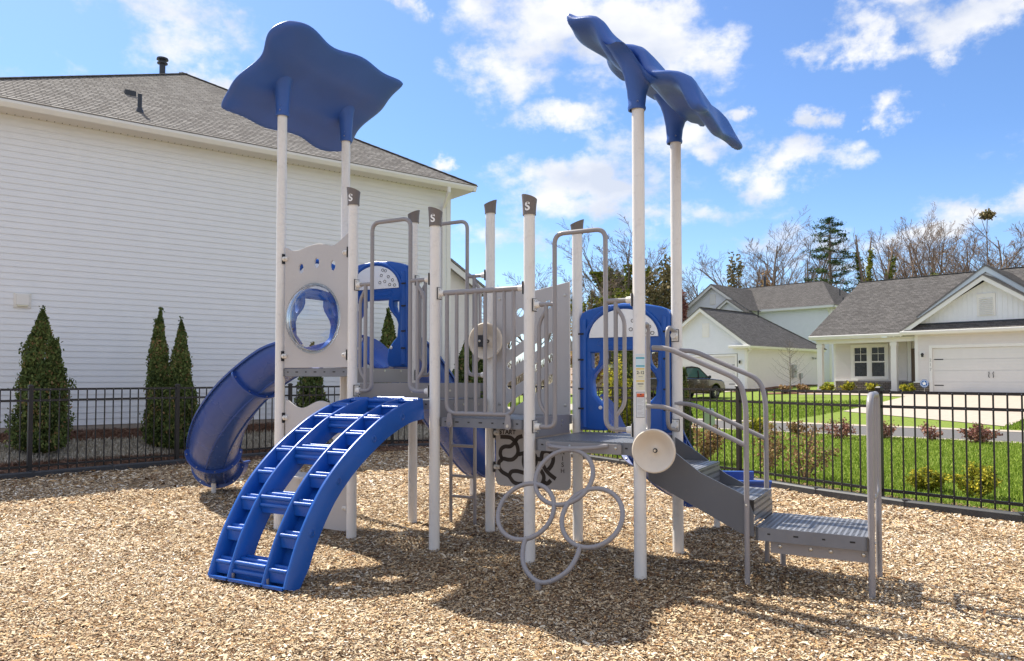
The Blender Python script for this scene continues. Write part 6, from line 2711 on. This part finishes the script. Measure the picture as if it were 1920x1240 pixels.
def bare_tree(x, y, h, spread, seed, label, mt='bark', lean=(0, 0), fork=.25, ivy=0.0, density=1.0, group=None, thick=1.0, name='bare_tree'):
    z0 = hz(x, y)
    R = empty(name, (x, y, z0))
    tag(R, label, 'tree', group)
    g = random.Random(seed)
    T, Cn = MB(), MB()
    ivp = []
    # trunk
    r0 = h * .017 * thick
    hf = h * fork
    base = [Vector((0, 0, -.3)), Vector((lean[0] * .3, lean[1] * .3, hf * .5)), Vector((lean[0] * .6, lean[1] * .6, hf))]
    T.tube(base, [r0 * 1.25, r0, r0 * .85], 8)

    def grow(p, d, L_, r, lev):
        n = 5 if lev < 2 else 3
        pts, rr = [p], [r]
        q = p
        for i in range(n):
            d = (d + Vector((g.gauss(0, .09), g.gauss(0, .09), g.gauss(.05, .05)))).normalized()
            q = q + d * (L_ / n)
            pts.append(q)
            rr.append(max(.013, r * (1 - .72 * (i + 1) / n)))
        (T if lev == 0 else Cn).tube(pts, rr, 6 if lev == 0 else (4 if lev < 2 else 3), caps=False)
        if ivy and lev <= (1 if density >= 1 else 0):
            for i in range(len(pts) - 1):
                ivp.append((pts[i], pts[i + 1], rr[i]))
        if lev >= 4:
            return
        kids = (6, 5, 5, 3)[lev] if density >= 1 or g.random() < density else 1
        for j in range(kids):
            f = .22 + .74 * (j + g.random() * .7) / kids
            i = min(n - 1, int(f * n))
            a = pts[i].lerp(pts[i + 1], f * n - i)
            side = Vector((g.gauss(0, 1), g.gauss(0, 1), g.gauss(.1, .4))).normalized()
            ax = d.cross(side).normalized()
            ang = radians(g.uniform(24, 46))
            nd = (Matrix.Rotation(ang, 3, ax) @ d).normalized()
            grow(a, nd, L_ * g.uniform(.36, .60) * (1.12 - .4 * f), max(.016, rr[i] * .55), lev + 1)

    k = 4 if density >= 1 else 3
    for j in range(k):
        a = 2 * pi * j / k + g.uniform(-.5, .5) + seed
        out = spread * g.uniform(.55, 1.0) if (j or density < 1) else .12
        d = Vector((out * cos(a), out * sin(a), 1)).normalized()
        p = base[-1] - Vector((0, 0, hf * .2 * g.random()))
        grow(p, d, (h - hf) * g.uniform(.78, .92), r0 * .66, 0)
    # scale the crown so that its top meets the wanted height
    top = max(v[2] for v in Cn.v)
    s = (h - hf) / max(.1, top - hf)
    for mb_ in (T, Cn):
        mb_.v = [(v[0], v[1], v[2] if v[2] < hf * .7 else hf * .7 + (v[2] - hf * .7) * (h - hf * .7) / max(.1, top - hf * .7)) for v in mb_.v]
    T.build('trunk', M[mt], R, smooth=60, recalc=False)
    Cn.build('crown', M[mt], R, smooth=60, recalc=False)
    if ivy:
        gg = np.random.default_rng(seed)
        pts = []
        segs = [(base[0], base[1], r0), (base[1], base[2], r0)] + [s_ for s_ in ivp if s_[0].z < h * ivy]
        for a, b, r in segs:
            m = int(60 * (b - a).length * (1 + r * 6))
            t = gg.uniform(0, 1, (m, 1))
            P = np.array(a) * (1 - t) + np.array(b) * t + gg.normal(0, 1, (m, 3)) * (r * .9 + .07)
            pts.append(P)
        P = np.concatenate(pts)
        P[:, 2] = np.minimum(P[:, 2], h * ivy * 1.05)
        leafcloud('ivy', P, .20, 'ivy', R, seed, up=.2)
    return R


def copy_tree(src, x, y, rz, s, label):
    c = src.copy()
    COL.objects.link(c)
    c.location = (x, y, hz(x, y))
    c.rotation_euler = (0, 0, rz)
    c.scale = (s, s, s)
    c['label'] = label
    for ch in [o for o in bpy.data.objects if o.parent == src]:
        d = ch.copy()
        COL.objects.link(d)
        d.parent = c
    return c


def at(px, Y):
    return (px - 960) / 1426.1 * Y


def toph(px, py, Y):
    """height above ground of something whose top shows at row py"""
    return CAM_H + (709.6 - py) / 1426.1 * Y - hz(at(px, Y), Y)


GT = 'bare winter trees behind the houses'
b1 = bare_tree(at(1432, 85), 85, toph(1432, 392, 85), .75, 101, 'widest bare tree, spreading above the rear house roof', group=GT, fork=.20, thick=1.1)
bare_tree(at(1512, 90), 90, toph(1512, 404, 90), .45, 102, 'bare tree standing just left of the tall pine', group=GT)
bare_tree(at(1712, 84), 84, toph(1700, 400, 84), .55, 103, 'bare tree with yellow ivy at its foot above the ranch house roof', mt='barkwarm', group=GT, ivy=.36)
bare_tree(at(1757, 88), 88, toph(1750, 370, 88), .42, 104, 'tallest bare tree, between the ivy-footed tree and the nest tree', mt='barkwarm', group=GT)
nest_tree = bare_tree(at(1868, 80), 80, toph(1868, 392, 80), .55, 105, 'bare ivy-wrapped tree holding the bird nest', mt='barkwarm', group=GT, ivy=.52, thick=1.1)
bare_tree(at(1822, 78), 78, toph(1822, 408, 78), .5, 106, 'bare ivy-wrapped tree left of the nest tree', mt='barkwarm', group=GT, ivy=.5)
bare_tree(at(1187, 70), 70, toph(1187, 396, 70), .6, 107, 'tall bare tree with an ivy-clad trunk behind the right front roof post', group=GT, ivy=.62)
bare_tree(at(1112, 66), 66, toph(1112, 500, 66), .7, 108, 'short leaning ivy-clad tree left of the tall ivy tree', mt='barkwarm', group=GT, ivy=.7)
bare_tree(at(1155, 72), 72, toph(1155, 478, 72), .4, 109, 'bare tree wrapped in green ivy between the leaning one and the tall one', group=GT, ivy=.85)
b2 = bare_tree(at(1318, 92), 92, toph(1318, 486, 92), .7, 110, 'bare tree right of the rear roof post above the gable peak', group=GT)
bare_tree(at(1630, 76), 76, toph(1612, 420, 76), .60, 111, 'broken forked tree thick with yellow ivy right of the pine', mt='barkwarm', group=GT, ivy=.80, density=.1, fork=.38, thick=1.3)
for k, (px, py, Y, lab) in enumerate(((945, 515, 88, 'farthest left bare tree in the gap beside the slanted gable'), (1010, 490, 94, 'bare tree behind the third dark-capped post'), (1050, 505, 84, 'bare tree just left of the tall hooped rail'), (1085, 520, 98, 'bare tree directly behind the rear cap post'),
                                      (1355, 500, 100, 'bare tree left of the widest tree'), (1470, 450, 104, 'bare tree seen through the widest tree'), (1580, 470, 98, 'bare tree low behind the pine'), (1675, 455, 96, 'bare tree low between the forked ivy tree and its neighbour'), (1790, 430, 100, 'bare tree between the tallest tree and the ivy-wrapped pair'), (1925, 410, 90, 'bare tree cut by the right edge of the photo'))):
    src = (b1, b2)[k % 2]
    hs_ = toph(1432, 392, 85) if src is b1 else toph(1318, 486, 92)
    copy_tree(src, at(px, Y), Y, k * 1.7, toph(px, py, Y) / hs_, lab)


def nest():
    R = empty('bird_nest', (at(1857, 79.5), 79.5, CAM_H + (709.6 - 402) / 1426.1 * 79.5))
    tag(R, 'dark leafy squirrel nest high in the bare trees at the right', 'nest')
    g = np.random.default_rng(9)
    P = g.normal(0, 1, (900, 3)) * np.array([.25, .25, .16])
    leafcloud('leaf_ball', P, .22, 'bushdark', R, 9)
    mb = MB()
    mb.tube([(.3, .5, -9.0), (.15, .3, -5), (-.05, .1, -2), (0, 0, -.1), (.1, 0, .9)], [.10, .08, .05, .035, .012], 5)
    mb.tube([(-.05, .1, -2), (-.5, .1, -.6), (-.6, 0, .5)], [.04, .03, .012], 4)
    mb.build('limb', M['bark'], R)


nest()


def pine():
    Y = 80
    x = at(1560, Y)
    z0 = hz(x, Y)
    H = toph(1560, 402, Y)
    R = empty('pine_tree', (x, Y, z0))
    tag(R, 'tall green pine with an open layered crown and bare lower trunk', 'tree')
    g = random.Random(3)
    gg = np.random.default_rng(3)
    T = MB()
    T.tube([(0, 0, -.3), (.1, 0, H * .4), (-.1, 0, H * .75), (0, 0, H * .97)], [.28, .22, .13, .04], 8)
    T.build('trunk', M['barkwarm'], R)
    B, pts = MB(), []
    n = 34
    for k in range(n):
        f = .46 + .52 * k / n
        z = H * f
        a = k * 2.39996 + g.uniform(-.3, .3)
        l = (2.9 * (1 - ((f - .62) / .42) ** 2) if f < .84 else 2.1 * (1 - (f - .84) / .2)) * g.uniform(.6, 1.1)
        l = max(.5, l)
        e = Vector((l * cos(a), l * sin(a), z + l * g.uniform(-.12, .22)))
        s = Vector((0, 0, z))
        mid = s.lerp(e, .55) + Vector((0, 0, -.1))
        B.tube([s, mid, e], [.07, .045, .02], 5)
        for j in range(7):
            t = .4 + .1 * j
            c = s.lerp(e, t) + Vector((g.gauss(0, .22), g.gauss(0, .22), g.gauss(.08, .10)))
            B.tube([s.lerp(e, t - .05), c], [.02, .01], 3)
            m = 24
            pts.append(np.array(c) + gg.normal(0, 1, (m, 3)) * np.array([.24, .24, .10]))
    B.build('limbs', M['bark'], R)
    leafcloud('crown', np.concatenate(pts), .20, 'pine', R, 3, up=.3, aspect=.28)


pine()


def round_evergreen(px, py, Y, wpx, mt, seed, label, leaf=.25, n=6000, name='evergreen_tree'):
    x = at(px, Y)
    H = toph(px, py, Y)
    r = wpx / 1426.1 * Y
    R = empty(name, (x, Y, hz(x, Y)))
    tag(R, label, 'tree')
    g = np.random.default_rng(seed)
    k = 26
    ca = g.uniform(0, 2 * pi, k)
    cz = g.uniform(.22, .93, k)
    cr = r * .72 * np.sqrt(1 - ((cz - .5) / .62) ** 2) * g.uniform(.4, 1, k)
    C = np.stack([cr * np.cos(ca), cr * np.sin(ca), cz * H], 1)
    i = g.integers(0, k, n)
    P = C[i] + g.normal(0, 1, (n, 3)) * np.array([r * .17, r * .17, H * .06])
    P[:, 2] = np.maximum(P[:, 2], .1)
    leafcloud('crown', P, leaf, mt, R, seed)
    mb = MB()
    mb.tube([(0, 0, -.2), (0, 0, H * .8)], [.16, .05], 6)
    for c in C:
        mb.tube([(0, 0, c[2] * .6), tuple(c)], [.05, .015], 4)
    mb.build('trunk', M['bark'], R)


round_evergreen(1240, 488, 66, 36, 'bushdark', 61, 'rounded olive-brown evergreen between the two right roof posts', n=3800, leaf=.22)
round_evergreen(1275, 545, 60, 16, 'red', 62, 'rusty-leaved bush right of the rear roof post, left of the gable', leaf=.2, n=2500)
round_evergreen(1383, 483, 82, 22, 'bushdark', 63, 'brownish conifer at the left foot of the widest bare tree', n=1500)
round_evergreen(1170, 545, 62, 26, 'ivy', 64, 'bright green ivy mound above the right slide hood', leaf=.2, n=2600)
round_evergreen(1225, 600, 58, 42, 'tanleaf', 65, 'tan thicket behind the right slide hood', leaf=.22, n=5000)
round_evergreen(1100, 600, 58, 40, 'tanleaf', 66, 'tan thicket behind the rear cap post', leaf=.2, n=3500)
round_evergreen(1450, 505, 78, 30, 'tanleaf', 67, 'tan thicket rising over the middle of the rear roof', leaf=.2, n=3000)
round_evergreen(1755, 512, 74, 12, 'ivy', 68, 'yellow-green ivy tuft peeking over the ranch house ridge', leaf=.2, n=1500)


def distant_wood():
    """far tree line that reads as one mass"""
    g = np.random.default_rng(77)
    n = 60000
    px = g.uniform(-300, 2500, n)
    Y = g.uniform(115, 150, n)
    x = (px - 960) / 1426.1 * Y
    H = 4.4 + 1.0 * np.sin(px * .013) + .8 * np.sin(px * .041 + 1) + .5 * np.sin(px * .11)
    z = hgt(x, Y) + H * g.beta(1.2, 1.3, n)
    P = np.stack([x, Y, z], 1)
    az = g.uniform(0, pi, n)
    A = np.stack([np.cos(az) * .1, np.sin(az) * .1, g.uniform(.3, .9, n)], 1)
    B = np.stack([-np.sin(az) * .035, np.cos(az) * .035, np.zeros(n)], 1)
    m = ramp_mat('distant_twigs', [(0.0, (0.14, 0.11, 0.09)), (0.7, (0.30, 0.24, 0.20)), (1.0, (0.16, 0.18, 0.08))])
    o = quads_obj('distant_wood', P, A, B, g.uniform(0, 1, n), m)
    tag(o, 'hazy far tree line along the horizon', 'woods', kind='stuff')


distant_wood()

# ------------------------------------------------------------------ small street things


def small_things():
    R = empty('utility_box', (6.4, 24.6, hz(6.4, 24.6)), HANG)
    x, y = 5.62, 21.75
    R.location = (x, y, hz(x, y))
    tag(R, 'pale green utility box standing on the grass below the parked truck', 'utility box')
    mb = MB()
    mb.prism([(-.12, 0), (.12, 0), (.12, .62), (.06, .74), (-.06, .74), (-.12, .62)], lambda a, b, d: (a, d, b), -.12, .12)
    mb.build('cabinet', M['util'], R, smooth=20)
    mb = MB()
    mb.box((-.13, -.13, .60), (.13, .13, .615))
    mb.build('lid', M['util'], R, smooth=0)
    # security sign
    p = H0 + he * -.12 + hm * -.7
    R = empty('yard_sign', (p.x, p.y, hz(p.x, p.y)), HANG)
    tag(R, 'round blue and white security sign in the flower bed by the garage', 'sign')
    mb = MB()
    mb.cyl((0, .01, -.1), (0, .01, .30), .012, 8)
    mb.build('stake', M['meter'], R)
    zc = 1.30 - .88 + .08
    mb = MB()
    def disc(rx, y0, mi, n=8):
        mb.mi = mi
        P = circle(0, zc, rx, rx, n, pi / n)
        mb.prism(P, lambda a, b, d: (a, d, b), y0 - .004, y0)
    disc(.20, .0, 0)
    disc(.175, -.005, 1)
    disc(.155, -.010, 0)
    mb.mi = 1
    star = []
    for k in range(10):
        q = pi / 2 + pi * k / 5
        rr = .12 if k % 2 == 0 else .055
        star.append((rr * cos(q), zc + rr * sin(q)))
    mb.prism(star, lambda a, b, d: (a, d, b), -.020, -.016)
    mb.build('sign_face', [M['signblue'], M['mark']], R, smooth=0)


small_things()

for o in list(bpy.data.meshes):
    if o.users == 0:
        bpy.data.meshes.remove(o)
